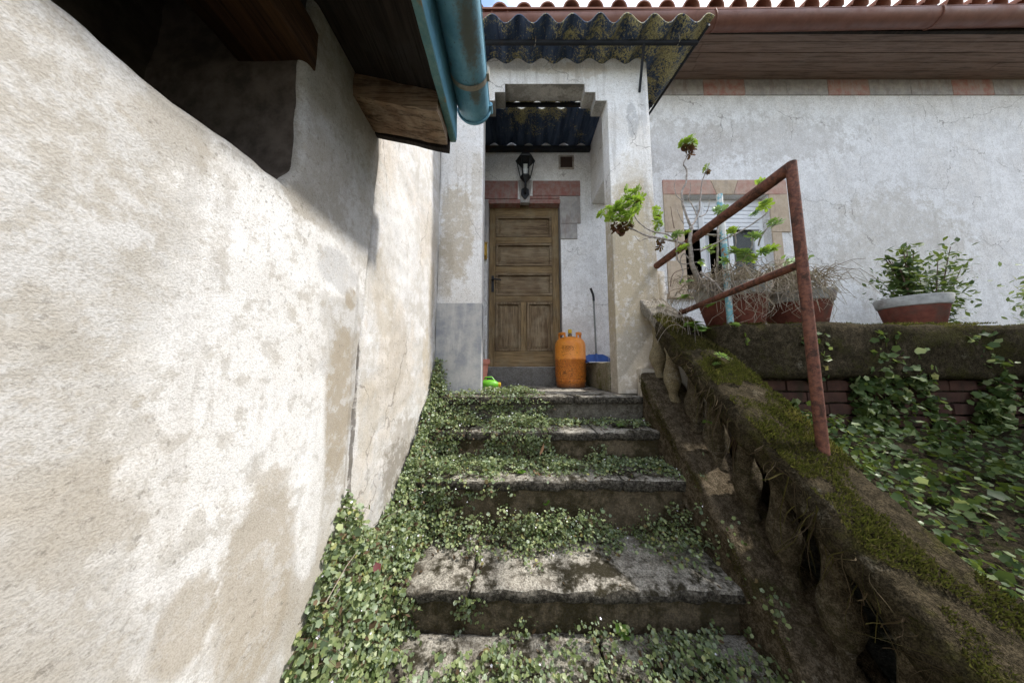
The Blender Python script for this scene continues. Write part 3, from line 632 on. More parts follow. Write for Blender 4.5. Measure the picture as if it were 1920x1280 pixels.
# ------------------------------------------------------------------ neighbouring building on the left
N = thing('neighbouring_building', 'rough plastered building on the left with overhanging wooden eave', 'building', (-.75, .3, -1.26))
def yend(z): return .972 + .083 * z + .012 * nz(z * 6, 3.3) + .006 * nz(z * 25, 1.1)
def sm(t): t = max(0, min(1, t)); return t * t * (3 - 2 * t)
def nearX(y, z): return -.598 + .006 * fbm(y, z, 0, 2.6) + .0012 * fbm(y, z, 4, 14, 3)
def yo(z): return .672 + .022 * nz(z * 4, .7) + .006 * nz(z * 17, .2) - .05 * sm((.78 - z) / .10)
def sill(y): return .705 + .018 * nz(y * 6, 2) + .004 * nz(y * 30, 5)
RO = .022
m = MB()
m.grid(lambda u, v: (lambda y: (lambda z: (nearX(y, z), y, z))(-1.4 + (sill(y) - RO + 1.4) * v))(-.4 + (.62 + .4) * u), 80, 110)           # below the loft opening
m.grid(lambda u, v: (lambda z: (lambda y: (nearX(y, z), y, z))(.62 + (yend(z) - .62) * u))(-1.4 + (sill(.62) - RO + 1.4) * v), 50, 110)        # right of it, low
m.grid(lambda u, v: (lambda z: (lambda y: (nearX(y, z), y, z))(yo(z) + RO + (yend(z) - yo(z) - RO) * u))(sill(.62) - RO + (1.34 - sill(.62) + RO) * v), 44, 50)
def rnd(t): return (RO * (1 - math.cos(t)), RO * (1 - math.sin(t)))                        # rounded arris
m.grid(lambda u, v: (lambda z: (lambda y, q: (nearX(y, z) - q[0], yo(z) + q[1], z))(yo(z) + RO, rnd(u * math.pi / 2)))(sill(.62) - RO + (1.34 - sill(.62) + RO) * v), 6, 50)
m.grid(lambda u, v: (lambda y: (lambda z, q: (nearX(y, z) - q[0], y, sill(y) - q[1]))(sill(y) - RO, rnd(u * math.pi / 2)))(-.4 + 1.07 * v), 6, 80)
m.quad((-.6, -3, -1.4), (-.6, -.4, -1.4), (-.6, -.4, .70), (-.6, -3, .70))
m.grid(lambda u, v: (-.598 - .35 * u, yend(-1.4 + 2.74 * v), -1.4 + 2.74 * v), 1, 60)
m.build('wall', 'near_wall', N, smooth=True, sharp=70)
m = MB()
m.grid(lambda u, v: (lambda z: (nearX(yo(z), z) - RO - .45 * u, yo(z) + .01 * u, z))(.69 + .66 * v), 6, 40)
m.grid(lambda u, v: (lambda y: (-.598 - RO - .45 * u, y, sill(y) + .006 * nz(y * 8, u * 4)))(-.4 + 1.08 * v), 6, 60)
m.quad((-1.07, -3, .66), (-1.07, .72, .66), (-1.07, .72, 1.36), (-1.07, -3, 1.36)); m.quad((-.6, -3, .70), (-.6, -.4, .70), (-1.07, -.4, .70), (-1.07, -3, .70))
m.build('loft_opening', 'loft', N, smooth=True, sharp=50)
MB().rbox(-.80, -.588, -3, .70, 1.105, 1.235, .04, .01, .006, 9, 2).build('wall_plate', 'timber_red', N, weld=True, smooth=True, sharp=50)
EX, EY = -.272, 1.055
def slope(x): return 1.335 - .23 * (x + .6)        # underside of the roof deck
MB().prism([(-2.6, slope(-2.6)), (EX + .02, slope(EX + .02)), (EX + .02, slope(EX) + .05), (-2.6, slope(-2.6) + .05)], 1, -3, EY - .028).build('roof_deck', 'timber_dark', N)
for i, (y0, y1) in enumerate(((.875, 1.022), (.33, .42), (-.27, -.18), (-.9, -.81))):
    MB().rbox(-1.2, EX - .002, y0, y1, -.10 if i == 0 else -.088, .0, .03, .008, .008, 8, 12 + i, shear=lambda x, y, z: (x, y, z + slope(x) - .002)).build('rafter', 'timber' if i == 0 else 'timber_dark', N, weld=True, smooth=True, sharp=45)
MB().rbox(-.62, EX - .002, EY - .024, EY, -.13, .06, .03, .003, .004, 8, 5, shear=lambda x, y, z: (x, y, z + slope(x) + .025)).build('barge_board', 'timber_dark', N, weld=True, smooth=True, sharp=45)
fa = MB().rbox(EX, EX + .026, -3, EY + .004, 1.222, 1.47, .03, .004, .002, 6, 9).build('fascia', 'blue_fascia', N, weld=True, smooth=True, sharp=45)
MB().rbox(EX - .003, EX + .024, -3, EY + .002, 1.212, 1.2235, .02, .003, .0012, 20, 2).build('fascia_edge', 'blue_edge', N, weld=True, smooth=True, sharp=45)
BX, BZ, BR = -.173, 1.395, .071
gt = gut(-3, 1.085, 0, 0, BR, .004, lambda t, a, b_: (BX + a, t, BZ + b_), 24, 60).build('gutter', 'blue_gutter', N, smooth=True)
MB().add([(BX, 1.083, BZ)] + [(BX - math.cos(math.pi * k / 20) * BR, 1.083, BZ - math.sin(math.pi * k / 20) * BR) for k in range(21)], [(0, k + 1, k + 2) for k in range(20)]).build('end_cap', 'blue_gutter', gt)
MB().tube([(BX - math.cos(math.pi * k / 24) * (BR + .003), 1.072, BZ - math.sin(math.pi * k / 24) * (BR + .003)) for k in range(25)], .005, 6).build('end_bead', 'blue_gutter', gt, smooth=True)
for y in (.905, .18, -.6):
    m = MB().grid(lambda u, v: (BX - math.cos(math.pi * u) * (BR + .003), y + .02 * v + .02 * u, BZ - math.sin(math.pi * u) * (BR + .003)), 24, 1)
    m.box(BX + BR - .004, BX + BR + .010, y + .016, y + .044, BZ - .012, BZ + .022); m.build('strap', 'strap', gt, smooth=True, sharp=50)
MB().tube([(BX + BR + .004, 1.05, BZ - .002), (BX + BR + .004, 1.088, BZ - .002)], .011, 8).build('rim_clip', 'blue_gutter', gt, smooth=True)

# ------------------------------------------------------------------ wall between neighbour and porch
def farX(y, z):
    c = y - yend(z)
    return -.612 + .010 * fbm(y, z, 7, 2.6) + .003 * fbm(y, z, 2, 16, 3) - .06 * math.exp(-max(0, c - .027) / (.006 + .004 * nz(z * 7, 2)))
m = MB().grid(lambda u, v: (lambda z: (lambda y: (farX(y, z), y, z))(yend(z) + .004 + (2.93 - yend(z)) * u ** 1.5))(-1.3 + 3.6 * v), 110, 200)
m.quad((-.612, 2.0, 2.3), (-.612, 2.93, 2.3), (-.612, 2.93, 3.0), (-.612, 2.0, 3.0))
m.quad((-.9, .95, 2.3), (-.612, .95, 2.3), (-.612, 2.93, 2.3), (-.9, 2.93, 2.3))
bw = m.build('side_wall', 'far_wall', smooth=True, sharp=70, loc=Vector((-.612, 1.5, -1.26)))
tag(bw, 'stained pale rendered wall between the cracked corner and the porch pillar', 'wall')

# ------------------------------------------------------------------ balustrade
B = thing('balustrade', 'mossy sloping stone balustrade on the right of the steps', 'balustrade', (1.12, 1.2, -1.26))
def cop(y): return .765 - .85 * (2.05 - y)
def crb(y): return .15 - .95 * (1.93 - y)
MB().rbox(1.005, 1.275, -.6, 1.80, -.155, .004, .022, .04, .020, 7, 21, shear=lambda x, y, z: (x, y, z + cop(y))).build('coping', 'moss_rail', B, weld=True, smooth=True, sharp=0)
MB().rbox(1.035, 1.25, 1.79, 2.047, -.105, -.003, .018, .016, .008, 11, 22, shear=lambda x, y, z: (x, y, z + cop(y))).build('coping_end', 'cop_pale', B, weld=True, smooth=True, sharp=60)
MB().rbox(.962, 1.235, -.6, 1.96, -.62, 0, .022, .025, .014, 8, 23, shear=lambda x, y, z: (x, y, z + crb(y))).build('curb', 'moss_curb', B, weld=True, smooth=True, sharp=0)
MB().rbox(.985, 1.20, 1.965, 2.047, -.3, .20, .02, .012, .008, 9, 25).build('newel', 'porch', B, weld=True, smooth=True, sharp=60)
def baluster(h):
    pr = [(.040, 0), (.044, .02), (.036, .05), (.024, .09), (.028, .14), (.045, .22), (.054, .32), (.050, .40), (.036, .50), (.026, .62), (.024, .70), (.032, .78), (.026, .82), (.034, .90), (.042, .95), (.042, 1.0)]
    m = MB().lathe([(r * 1.05, z * h) for r, z in pr], n=14)
    m.v = [tuple(Vector(p) + mnoise.noise_vector(Vector(p) * 14 + Vector((h * 9, 0, 0))) * .008) for p in m.v]; return m
yy = 1.945; i = 0
while yy > -.4:
    z0 = crb(yy) - .03; h = cop(yy) - .09 - z0
    me = baluster(h).mesh('baluster', 'bal_pale' if i < 2 else 'bal_dark', smooth=True, sharp=0)
    inst('baluster', me, (1.125 if i > 1 else 1.105, yy, z0), B, (R(random.uniform(-2, 2)), R(random.uniform(-2, 2)), i)); yy -= .165; i += 1

# ------------------------------------------------------------------ garden: raised planter wall, brick base, pipe railing
G = thing('planter_wall', 'moss-covered raised garden wall holding the pots', 'garden wall', (2.2, 1.7, -.6))
MB().rbox(1.24, 6.2, 1.50, 2.25, .15, .475, .03, .035, .018, 7, 33, shear=lambda x, y, z: (x, y, z + .01 * nz(x * 2, y))).build('mossy_cap', 'moss_rail', G, weld=True, smooth=True, sharp=0)
MB().box(1.275, 6.2, 1.60, 2.2, -.9, .215).build('core', 'moss_curb', G)
bme = MB().rbox(-.118, .118, -.03, .03, -.03, .03, .03, .006, .003, 20, 2).mesh('brick', 'brick_dark', smooth=True, weld=True, sharp=50)
for r_ in range(9):
    x = 1.40 + (.122 if r_ % 2 else 0)
    while x < 4.6: inst('brick', bme, (x, 1.588 + random.uniform(-.004, .004), .175 - r_ * .07), G); x += .246
MB().rbox(1.25, 1.32, 1.62, 2.9, -.9, .35, .04, .01, .006, 8, 3).build('side_blockwork', 'garden_wall', G, weld=True, smooth=True, sharp=60)
t_ = MB().grid(lambda u, v: (1.33 + 8 * u, 2.2 + .72 * v, .38 + .03 * fbm(1.3 + 8 * u, v, 0, 2)), 60, 8)
tag(t_.build('terrace', 'bank', smooth=True, sharp=0), 'soil strip between the planter wall and the house', None, None, 'structure')
RL = thing('pipe_railing', 'rusty red pipe railing above the balustrade with a flaking blue post', 'railing', (1.19, 1.4, .3))
def rail(pts, r): 
    ps = [Vector(p) for p in pts]; full = []
    for i in range(len(ps) - 1):
        for t in range(8): full.append(ps[i].lerp(ps[i + 1], t / 8) + Vector((nz(i + t / 8, 1) * .003, 0, nz(i + t / 8, 5) * .003)))
    return MB().tube(full + [ps[-1]], r, 12)
rail([(1.192, 2.046, 1.040), (1.19, 1.12, 1.063), (1.19, 1.02, 1.066)], .027).build('top_rail', 'rust_pipe', RL, smooth=True)
rail([(1.20, 1.80, .596), (1.19, 1.16, .632), (1.19, 1.03, .640)], .017).build('lower_rail', 'rust_pipe', RL, smooth=True)
MB().tube([(1.365, 1.585, .45), (1.362, 1.585, .9), (1.358, 1.585, 1.335)], .018, 12).build('post', 'post', RL, smooth=True)
MB().tube([(1.358, 1.585, 1.235), (1.358, 1.585, 1.25)], .021, 12).build('post_collar', 'strap', RL, smooth=True)
MB().tube([(1.30, 1.585, 1.055), (1.362, 1.585, 1.06), (1.19, 1.56, 1.052)], .006, 6).build('post_tie', 'strap', RL, smooth=True)
MB().tube([(1.195, 1.02, cop(1.02) - .04), (1.192, 1.02, .6), (1.19, 1.02, 1.085)], .018, 12).build('post', 'rust_pipe', RL, smooth=True)

# ------------------------------------------------------------------ foliage helpers
class Tri:
    def __init__(s): s.V = []; s.T = []; s.I = []; s.n = 0
    def add(s, v, t, mi=0):
        v = np.asarray(v, float).reshape(-1, 3); t = np.asarray(t, int).reshape(-1, 3)
        s.V.append(v); s.T.append(t + s.n); s.I.append(np.full(len(t), mi)); s.n += len(v)
    def place(s, tv, tt, pos, nrm, size, mi=None, tilt=.6, fwd=None, aspect=.15):
        """many copies of a small template: z axis to nrm (jittered), random spin"""
        N = len(pos); pos = np.asarray(pos); nrm = np.asarray(nrm, float) + rng.normal(0, tilt, (N, 3)); nrm /= np.linalg.norm(nrm, axis=1)[:, None] + 1e-9
        a = rng.normal(0, 1, (N, 3)) if fwd is None else np.asarray(fwd) + rng.normal(0, .25, (N, 3))
        x = np.cross(a, nrm); x /= np.linalg.norm(x, axis=1)[:, None] + 1e-9; y = np.cross(nrm, x)
        sz = np.asarray(size)[:, None, None]; asp = 1 + rng.normal(0, aspect, (N, 1, 1))
        tv = np.asarray(tv, float)
        V = pos[:, None, :] + sz * (tv[None, :, 0:1] * asp * x[:, None, :] + tv[None, :, 1:2] * y[:, None, :] + tv[None, :, 2:3] * nrm[:, None, :])
        T = np.asarray(tt)[None] + (np.arange(N) * len(tv))[:, None, None]
        s.V.append(V.reshape(-1, 3)); s.T.append(T.reshape(-1, 3) + s.n); s.n += N * len(tv)
        if mi is None: mi = np.zeros(N, int)
        s.I.append(np.repeat(np.asarray(mi), len(tt)))
    def strand(s, pts, w, mi=0):
        """thin crossed ribbon along a path"""
        p = np.asarray(pts, float); n = len(p); d = np.gradient(p, axis=0); d /= np.linalg.norm(d, axis=1)[:, None] + 1e-9
        for k in range(2):
            u = np.cross(d, (.2, .9, .3) if k else (.9, -.1, .5)); u /= np.linalg.norm(u, axis=1)[:, None] + 1e-9
            ww = (w * np.linspace(1, .45, n))[:, None]
            v = np.concatenate([p + u * ww, p - u * ww]); t = []
            for i in range(n - 1): t += [(i, i + 1, n + i + 1), (i, n + i + 1, n + i)]
            s.add(v, t, mi)
    def mesh(s, name, mats, off=(0, 0, 0)):
        V = np.concatenate(s.V) - np.asarray(off); T = np.concatenate(s.T); I = np.concatenate(s.I)
        me = bpy.data.meshes.new(name); me.vertices.add(len(V)); me.vertices.foreach_set('co', V.ravel().astype(np.float32))
        me.loops.add(T.size); me.loops.foreach_set('vertex_index', T.ravel().astype(np.int32))
        me.polygons.add(len(T)); me.polygons.foreach_set('loop_start', (np.arange(len(T)) * 3).astype(np.int32)); me.polygons.foreach_set('loop_total', np.full(len(T), 3, np.int32))
        for m in mats: me.materials.append(M[m])
        me.polygons.foreach_set('material_index', I.astype(np.int32)); me.update(calc_edges=True); me.validate(); return me
    def build(s, name, mats, parent=None, loc=(0, 0, 0)):
        base = root_base(parent) if parent is not None else Vector(loc)
        o = bpy.data.objects.new(name, s.mesh(name, mats, base)); COL.objects.link(o)
        if parent is not None: o.parent = parent
        else: o.location = base; BASE[o.name] = Vector(base)
        return o
def fan(r, notch=True):
    n = len(r); v = [(0, -.1, -.12)] + [(math.sin(2 * math.pi * (i + .5) / n) * q, -math.cos(2 * math.pi * (i + .5) / n) * q, .06 * (1 if i % 2 else .2)) for i, q in enumerate(r)]
    return v, [(0, i + 1, (i + 1) % n + 1) for i in range(n)]
ROUND = fan([.8, .95, .9, 1.0, 1.05, 1.0, .9, .95, .8][:8])
LOBED = fan([.72, 1.0, .80, 1.08, .86, 1.12, .86, 1.08, .80, 1.0])
OVAL = ([(0, -1, 0), (.34, -.35, .08), (.36, .2, .1), (0, 1, -.05), (-.36, .2, .1), (-.34, -.35, .08), (0, -.1, 0)], [(6, 0, 1), (6, 1, 2), (6, 2, 3), (6, 3, 4), (6, 4, 5), (6, 5, 0)])
BLADE = ([(-.18, 0, 0), (.18, 0, 0), (0, .15, 1)], [(0, 1, 2)])
PETAL = fan([.6, 1, .55, 1, .6, 1, .55, 1, .6, 1])

# ------------------------------------------------------------------ things on the landing
gx, gy = .612, 2.70
gc = thing('gas_cylinder', 'orange rusty gas cylinder standing by the wooden door', 'gas cylinder', (gx, gy, 0))
prof = [(.0, .012), (.13, .012), (.138, .0), (.145, .004), (.147, .045), (.150, .055), (.154, .062), (.154, .074), (.148, .080), (.150, .095), (.157, .12), (.158, .278), (.161, .283), (.161, .291), (.158, .296), (.158, .42), (.153, .455), (.138, .484), (.115, .503), (.08, .517), (.045, .523), (.03, .526), (.0, .527)]
MB().lathe(prof, (gx, gy, 0), 40).build('body', 'bottle', gc, smooth=True, sharp=35)
for s, a0 in ((0, R(195)), (1, R(330))):
    arc = [a0 + R(70) * t / 8 - R(35) for t in range(9)]
    hm = MB()
    pth = [(gx + .112 * math.cos(arc[0]), gy + .112 * math.sin(arc[0]), .495)] + [(gx + .112 * math.cos(a), gy + .112 * math.sin(a), .556) for a in arc] + [(gx + .112 * math.cos(arc[-1]), gy + .112 * math.sin(arc[-1]), .495)]
    for rr_, zz in ((.0105, 0), (.0105, -.012)): hm.tube([(p[0], p[1], p[2] + zz if 0 < i < 10 else p[2]) for i, p in enumerate(pth)], rr_, 8)
    hm.build('handle', 'bottle', gc, smooth=True)
MB().lathe([(0, .52), (.022, .52), (.022, .545), (.016, .55), (.016, .562)], (gx, gy - .01, 0), 14).build('valve', 'brass', gc, smooth=True, sharp=35)
MB().lathe([(.0, .562), (.021, .562), (.021, .597), (.017, .602), (0, .602)], (gx, gy - .01, 0), 14).build('valve_cap', 'yellow', gc, smooth=True, sharp=35)
def oncyl(th, z, r=.1592): return (gx + r * math.sin(th), gy - r * math.cos(th), z)
ink = MB()
lp = [(-.75 + .028 * t + .10 * math.sin(t * .9), .405 + .020 * math.cos(t * .9) - .0004 * t) for t in range(26)]
ink.tube([oncyl(a, z) for a, z in lp], .0013, 4); ink.tube([oncyl(-.85 + .06 * t, .402 + .002 * math.sin(t * 3)) for t in range(16)], .0011, 4)
for zz, a0, n_ in ((.372, -.70, 14), (.352, -.80, 20), (.325, -.72, 12)):
    ink.tube([oncyl(a0 + .028 * t, zz + .006 * math.sin(t * 2.3) * (1 if t % 5 else .1) + .001 * t) for t in range(n_)], .001, 4)
ink.build('scrawled_marks', 'ink', gc)

dp = thing('dustpan', 'blue long-handled dustpan resting on the low side wall beside the cylinder', 'dustpan', (.875, 2.6, .25))
m = MB(); x0, x1, yb, yf, zb = .750, 1.002, 2.665, 2.505, .2535
def pan(u, v):      # v runs front lip -> floor -> back wall
    x = x0 + (x1 - x0) * u; e = abs(u - .5) * 2
    if v < .5: return (x, yf + (yb - yf) * v * 2, zb + .004 * (1 - v * 2))
    t = (v - .5) * 2; top = .085 * (1 - .30 * max(0, e - .6) / .4)
    return (x, yb + .012 * t, zb + top * t)
m.grid(pan, 14, 16)
for s in (x0, x1):
    m.grid(lambda u, v: (s, yf + (yb - yf) * u, zb + .060 * v * u ** 1.3), 8, 2)
m.build('pan', 'blue_plastic', dp, smooth=True, sharp=35)
MB().box(x0, x1, yf - .005, yf + .004, zb - .0015, zb + .007).build('lip', 'pale_edge', dp, bevel=.001)
MB().tube([(.876, 2.662, .262), (.876, 2.668, .345)], [.016, .013], 10).build('socket', 'blue_plastic', dp, smooth=True)
MB().tube([(.876, 2.668, .33), (.876, 2.70, .95), (.872, 2.703, .985), (.858, 2.70, 1.02), (.846, 2.69, 1.045)], [.0095] * 5, 10).build('handle', 'grey_handle', dp, smooth=True)
hp = MB().tube([(.876, 2.6975, .91), (.876, 2.70, .952), (.872, 2.703, .985), (.858, 2.70, 1.02), (.844, 2.69, 1.048)], .0125, 10); hp.build('grip', 'black_metal', dp, smooth=True)

la = thing('wall_lantern', 'black glazed wall lantern above the door', 'lantern', (.156, 2.9, 2.2))
lx, ly = .156, 2.79
def hexring(r, z): return [(lx + r * math.cos(k * math.pi / 3), ly + r * math.sin(k * math.pi / 3), z) for k in range(6)]
def loft(rings, cap=True):
    m = MB(); vs = [p for r_ in rings for p in hexring(*r_)]; n = len(rings)
    fs = [(i * 6 + k, i * 6 + (k + 1) % 6, (i + 1) * 6 + (k + 1) % 6, (i + 1) * 6 + k) for i in range(n - 1) for k in range(6)]
    if cap: fs += [tuple(range(5, -1, -1)), tuple(range((n - 1) * 6, n * 6))]
    return m.add(vs, fs)
loft([(.112, 2.588), (.116, 2.600), (.085, 2.640), (.035, 2.668), (.022, 2.672)]).build('roof', 'black_metal', la)
MB().lathe([(.018, 2.67), (.022, 2.685), (.010, 2.695), (.014, 2.708), (.0, 2.722)], (lx, ly, 0), 12).build('finial', 'black_metal', la, smooth=True)
for k in range(6):
    c_, s_ = math.cos(k * math.pi / 3), math.sin(k * math.pi / 3)
    MB().tube([(lx + .102 * c_, ly + .102 * s_, 2.592), (lx + .058 * c_, ly + .058 * s_, 2.395)], .0055, 6).build('bar', 'black_metal', la)
    a, b_ = hexring(.098, 2.59), hexring(.056, 2.395); MB().quad(a[k], a[(k + 1) % 6], b_[(k + 1) % 6], b_[k]).build('pane', 'glass', la)
loft([(.066, 2.398), (.062, 2.385), (.045, 2.372), (.026, 2.345), (.015, 2.335)]).build('base_cup', 'black_metal', la)
MB().tube([(lx, ly, 2.34), (lx, ly, 2.30), (lx, ly + .03, 2.262), (lx, ly + .08, 2.255), (lx, 2.91, 2.27)], [.010, .012, .012, .011, .011], 8).build('arm', 'black_metal', la, smooth=True)
MB().prism([(lx, 2.345), (lx + .045, 2.315), (lx + .048, 2.25), (lx, 2.19), (lx - .048, 2.25), (lx - .045, 2.315)], 1, 2.878, 2.897).build('back_plate', 'black_metal', la, bevel=.006)
bt = MB()
for dx in (-.016, .0, .016): bt.tube([(lx + dx, ly - .008, 2.41), (lx + dx, ly - .008, 2.555)], .0075, 8)
bt.build('bulb', 'bulb', la, smooth=True)

fp = thing('flower_pot', 'pink flower pot with dead stems half hidden behind the left pillar', 'flower pot', (-.335, 2.60, 0))
MB().lathe([(0, .006), (.070, .0), (.074, .004), (.098, .235), (.110, .237), (.113, .245), (.113, .285), (.104, .287), (.098, .265), (.0, .26)], (-.335, 2.60, 0), 28).build('pot', 'pink_pot', fp, smooth=True, sharp=35)
MB().lathe([(0, .262), (.099, .262)], (-.335, 2.60, 0), 16).build('soil', 'soil', fp)
ds = Tri()
for i in range(12):
    a = rng.uniform(0, 6.28); x, y = -.33 + .05 * math.cos(a), 2.6 + .05 * math.sin(a); hgt = rng.uniform(.15, .42); dx, dy = rng.normal(.03, .05, 2)
    ds.strand([(x + dx * t * t, y + dy * t, .26 + hgt * t) for t in np.linspace(0, 1, 6)], .0022)
ds.strand([(-.25 + .06 * t, 2.55, .27 + .12 * math.sin(t * 2.6) - .16 * t * t) for t in np.linspace(0, 1, 8)], .002)
ds.build('dead_stems', ['straw'], fp)
wc = thing('green_watering_can', 'small lime green plastic can with yellow spout on the landing', 'watering can', (-.21, 2.42, 0))
m = MB().lathe([(0, -.075), (.034, -.073), (.044, -.055), (.046, .0), (.043, .045), (.028, .066), (.020, .078)], (0, 0, 0), 20)
m.v = [(-.205 + p[2], 2.42 + p[1] * 1.05, .046 + p[0]) for p in m.v]; m.build('body', 'green_plastic', wc, smooth=True, sharp=50)
m = MB().lathe([(.020, .075), (.021, .078), (.022, .098), (.012, .102), (0, .102)], (0, 0, 0), 14); m.v = [(-.205 + p[2], 2.42 + p[1], .046 + p[0]) for p in m.v]; m.build('spout', 'yellow', wc, smooth=True, sharp=40)
MB().tube([(-.255, 2.42, .088), (-.25, 2.42, .112), (-.19, 2.42, .115), (-.165, 2.42, .085)], .008, 8).build('handle', 'green_plastic', wc, smooth=True)
yb_ = thing('letter_box', 'yellow box on the wall left of the door, half hidden by the pillar', 'box', (-.36, 2.86, 1.45))
MB().prism([(2.80, 1.46), (2.915, 1.46), (2.915, 1.66), (2.80, 1.60)], 0, -.425, -.292).build('case', 'yellow_box', yb_, bevel=.004)
MB().prism([(2.79, 1.602), (2.915, 1.664), (2.915, 1.676), (2.79, 1.614)], 0, -.432, -.285).build('lid', 'yellow_box', yb_, bevel=.003)
bk = MB().rbox(.80, .915, 2.80, 2.86, .252, .315, .02, .006, .004, 15, 6).build('brick_offcut', 'brick_dark', weld=True, smooth=True, sharp=50, loc=Vector((.86, 2.83, .252)))
tag(bk, 'dark broken brick behind the blue dustpan', 'brick')

# ------------------------------------------------------------------ pots on the planter wall
def potthing(x, y, r, h, label, name='plant_pot', mat='terra', tilt=0.):
    z = .478
    t = thing(name, label, 'plant pot', (x, y, z), 'pots on the mossy garden wall'); t.rotation_euler = (0, tilt, 0)
    MB().lathe([(0, z + .004), (r * .70, z), (r * .74, z + .01), (r * .93, z + h * .70)], (x, y, 0), 32).build('pot_body', mat, t, smooth=True, sharp=35)
    MB().lathe([(r * .93, z + h * .70), (r * .97, z + h * .72), (r * 1.04, z + h * .97), (r * 1.02, z + h), (r * .95, z + h * .99), (r * .92, z + h * .88)], (x, y, 0), 32).build('pot_rim', 'pot_rim', t, smooth=True, sharp=35)
    MB().lathe([(r * .93, z + h * .88), (r * .4, z + h * .93), (0, z + h * .95)], (x, y, 0), 24).build('soil', 'soil', t, smooth=True)
    return t
potthing(1.545, 1.76, .205, .285, 'large dark terracotta pot with grey rim behind the pipe rail', tilt=R(-3))
potthing(2.02, 1.80, .19, .25, 'dark terracotta pot just right of the large grey-rimmed pot')
potthing(2.95, 1.86, .16, .24, 'small terracotta pot on the mossy wall right of the window')

# rosette leaves
LEAF = ([(0, 0, 0), (.10, .35, .02), (-.10, .35, .02), (.24, .72, .06), (-.24, .72, .06), (.17, .95, .10), (-.17, .95, .10), (0, 1.03, .09), (0, .6, -.03)],
        [(0, 1, 8), (0, 8, 2), (1, 3, 8), (2, 8, 4), (3, 5, 8), (8, 6, 4), (5, 7, 8), (8, 7, 6)])
def rosette_mesh(name, mat, n=26, droop=0., openness=1.):
    t = Tri()
    for i in range(n):
        f = i / n; az = i * 2.39996; el = R(8 + 70 * f ** 1.2) * openness - droop; L = 1 - .55 * f
        d = np.array((math.cos(az) * math.cos(el), math.sin(az) * math.cos(el), math.sin(el))); side = np.array((-math.sin(az), math.cos(az), 0)); up = np.cross(d, side) * -1
        up = np.cross(side, d) * -1
        lv = np.array(LEAF[0]); w = 1.0 + .15 * rng.normal()
        V = d * .06 + L * (lv[:, 0:1] * side * w + lv[:, 1:2] * d + lv[:, 2:3] * (-up)); V[:, 2] -= .12 * f * 0
        t.add(V, LEAF[1])
    return t.mesh(name, [mat])
ROS = [rosette_mesh('rosette', 'aeonium', 26), rosette_mesh('rosette', 'aeonium', 20, 0, .9), rosette_mesh('rosette', 'aeonium2', 22, .1, .95)]
BROS = [rosette_mesh('dead_rosette', 'brownros', 22, 1.2), rosette_mesh('dead_rosette', 'brownros', 16, .9)]
A = thing('potted_succulent_shrub', 'leggy grey-branched succulent shrub with bright green rosettes beside the pillar', 'plant', tuple(at(1310, 545, 1.62)))
def zp(u, v, Y): return at(1120 + .3437 * u, 200 + .3437 * v, Y)
def limb(pts, r0, r1, mat='twig', parent=A, name='branch', seed=0):
    P_ = [zp(*p) for p in pts]; full = []; n = len(P_)
    for i in range(n - 1):
        a, b_, c, d = P_[max(0, i - 1)], P_[i], P_[i + 1], P_[min(n - 1, i + 2)]
        for k in range(5):
            t = k / 5; full.append(.5 * ((2 * b_) + (c - a) * t + (2 * a - 5 * b_ + 4 * c - d) * t * t + (3 * b_ - a - 3 * c + d) * t ** 3))
    full.append(P_[-1]); full = [p + mnoise.noise_vector(p * 22 + Vector((seed, 0, 0))) * .0045 for p in full]
    N_ = len(full); return MB().tube(full, [(r0 + (r1 - r0) * i / (N_ - 1)) * (1 + .25 * nz(i * .9, seed)) for i in range(N_)], 7).build(name, mat, parent, smooth=True, sharp=0)
limb([(575, 990, 1.66), (545, 930, 1.63), (520, 860, 1.6), (508, 790, 1.58), (506, 720, 1.58), (512, 655, 1.58)], .016, .011)
limb([(512, 655, 1.58), (490, 605, 1.57), (466, 530, 1.56), (462, 470, 1.56), (482, 415, 1.55), (488, 350, 1.55), (470, 312, 1.55), (486, 278, 1.55)], .0075, .004, seed=1)
limb([(512, 652, 1.58), (545, 600, 1.6), (560, 520, 1.6), (566, 450, 1.6), (582, 365, 1.6)], .0065, .003, seed=2)
limb([(545, 595, 1.6), (515, 530, 1.62), (498, 500, 1.62), (510, 450, 1.62), (505, 410, 1.62)], .004, .0015, seed=3)
limb([(466, 520, 1.56), (430, 480, 1.55), (420, 440, 1.55), (427, 395, 1.55)], .0032, .0012, seed=4)
limb([(556, 600, 1.6), (585, 590, 1.62), (608, 550, 1.62), (612, 505, 1.62)], .004, .0015, seed=5)
limb([(475, 640, 1.57), (450, 600, 1.57), (438, 560, 1.57)], .0025, .001, seed=6)
limb([(500, 770, 1.58), (470, 745, 1.6), (430, 735, 1.63), (370, 722, 1.67), (310, 713, 1.70), (240, 692, 1.72), (165, 655, 1.73)], .009, .005, seed=7)
limb([(440, 738, 1.62), (385, 700, 1.66), (300, 680, 1.70), (240, 640, 1.72), (205, 600, 1.73), (200, 560, 1.73)], .006, .0035, seed=8)
limb([(310, 713, 1.70), (260, 720, 1.7), (230, 735, 1.7), (205, 700, 1.71)], .0035, .0015, seed=9)
limb([(420, 660, 1.6), (412, 620, 1.6), (405, 580, 1.6), (398, 545, 1.6)], .003, .0012, 'twig_dark', seed=10)
limb([(560, 790, 1.55), (680, 728, 1.52), (790, 675, 1.5), (880, 615, 1.48), (935, 570, 1.46)], .0045, .004, seed=11)
limb([(650, 905, 1.6), (656, 800, 1.58), (655, 700, 1.57), (660, 605, 1.56)], .0075, .005, seed=12)
limb([(745, 800, 1.5), (755, 740, 1.48), (748, 690, 1.47)], .004, .003, seed=13)
limb([(800, 830, 1.5), (840, 770, 1.48), (850, 705, 1.47)], .004, .003, seed=14)
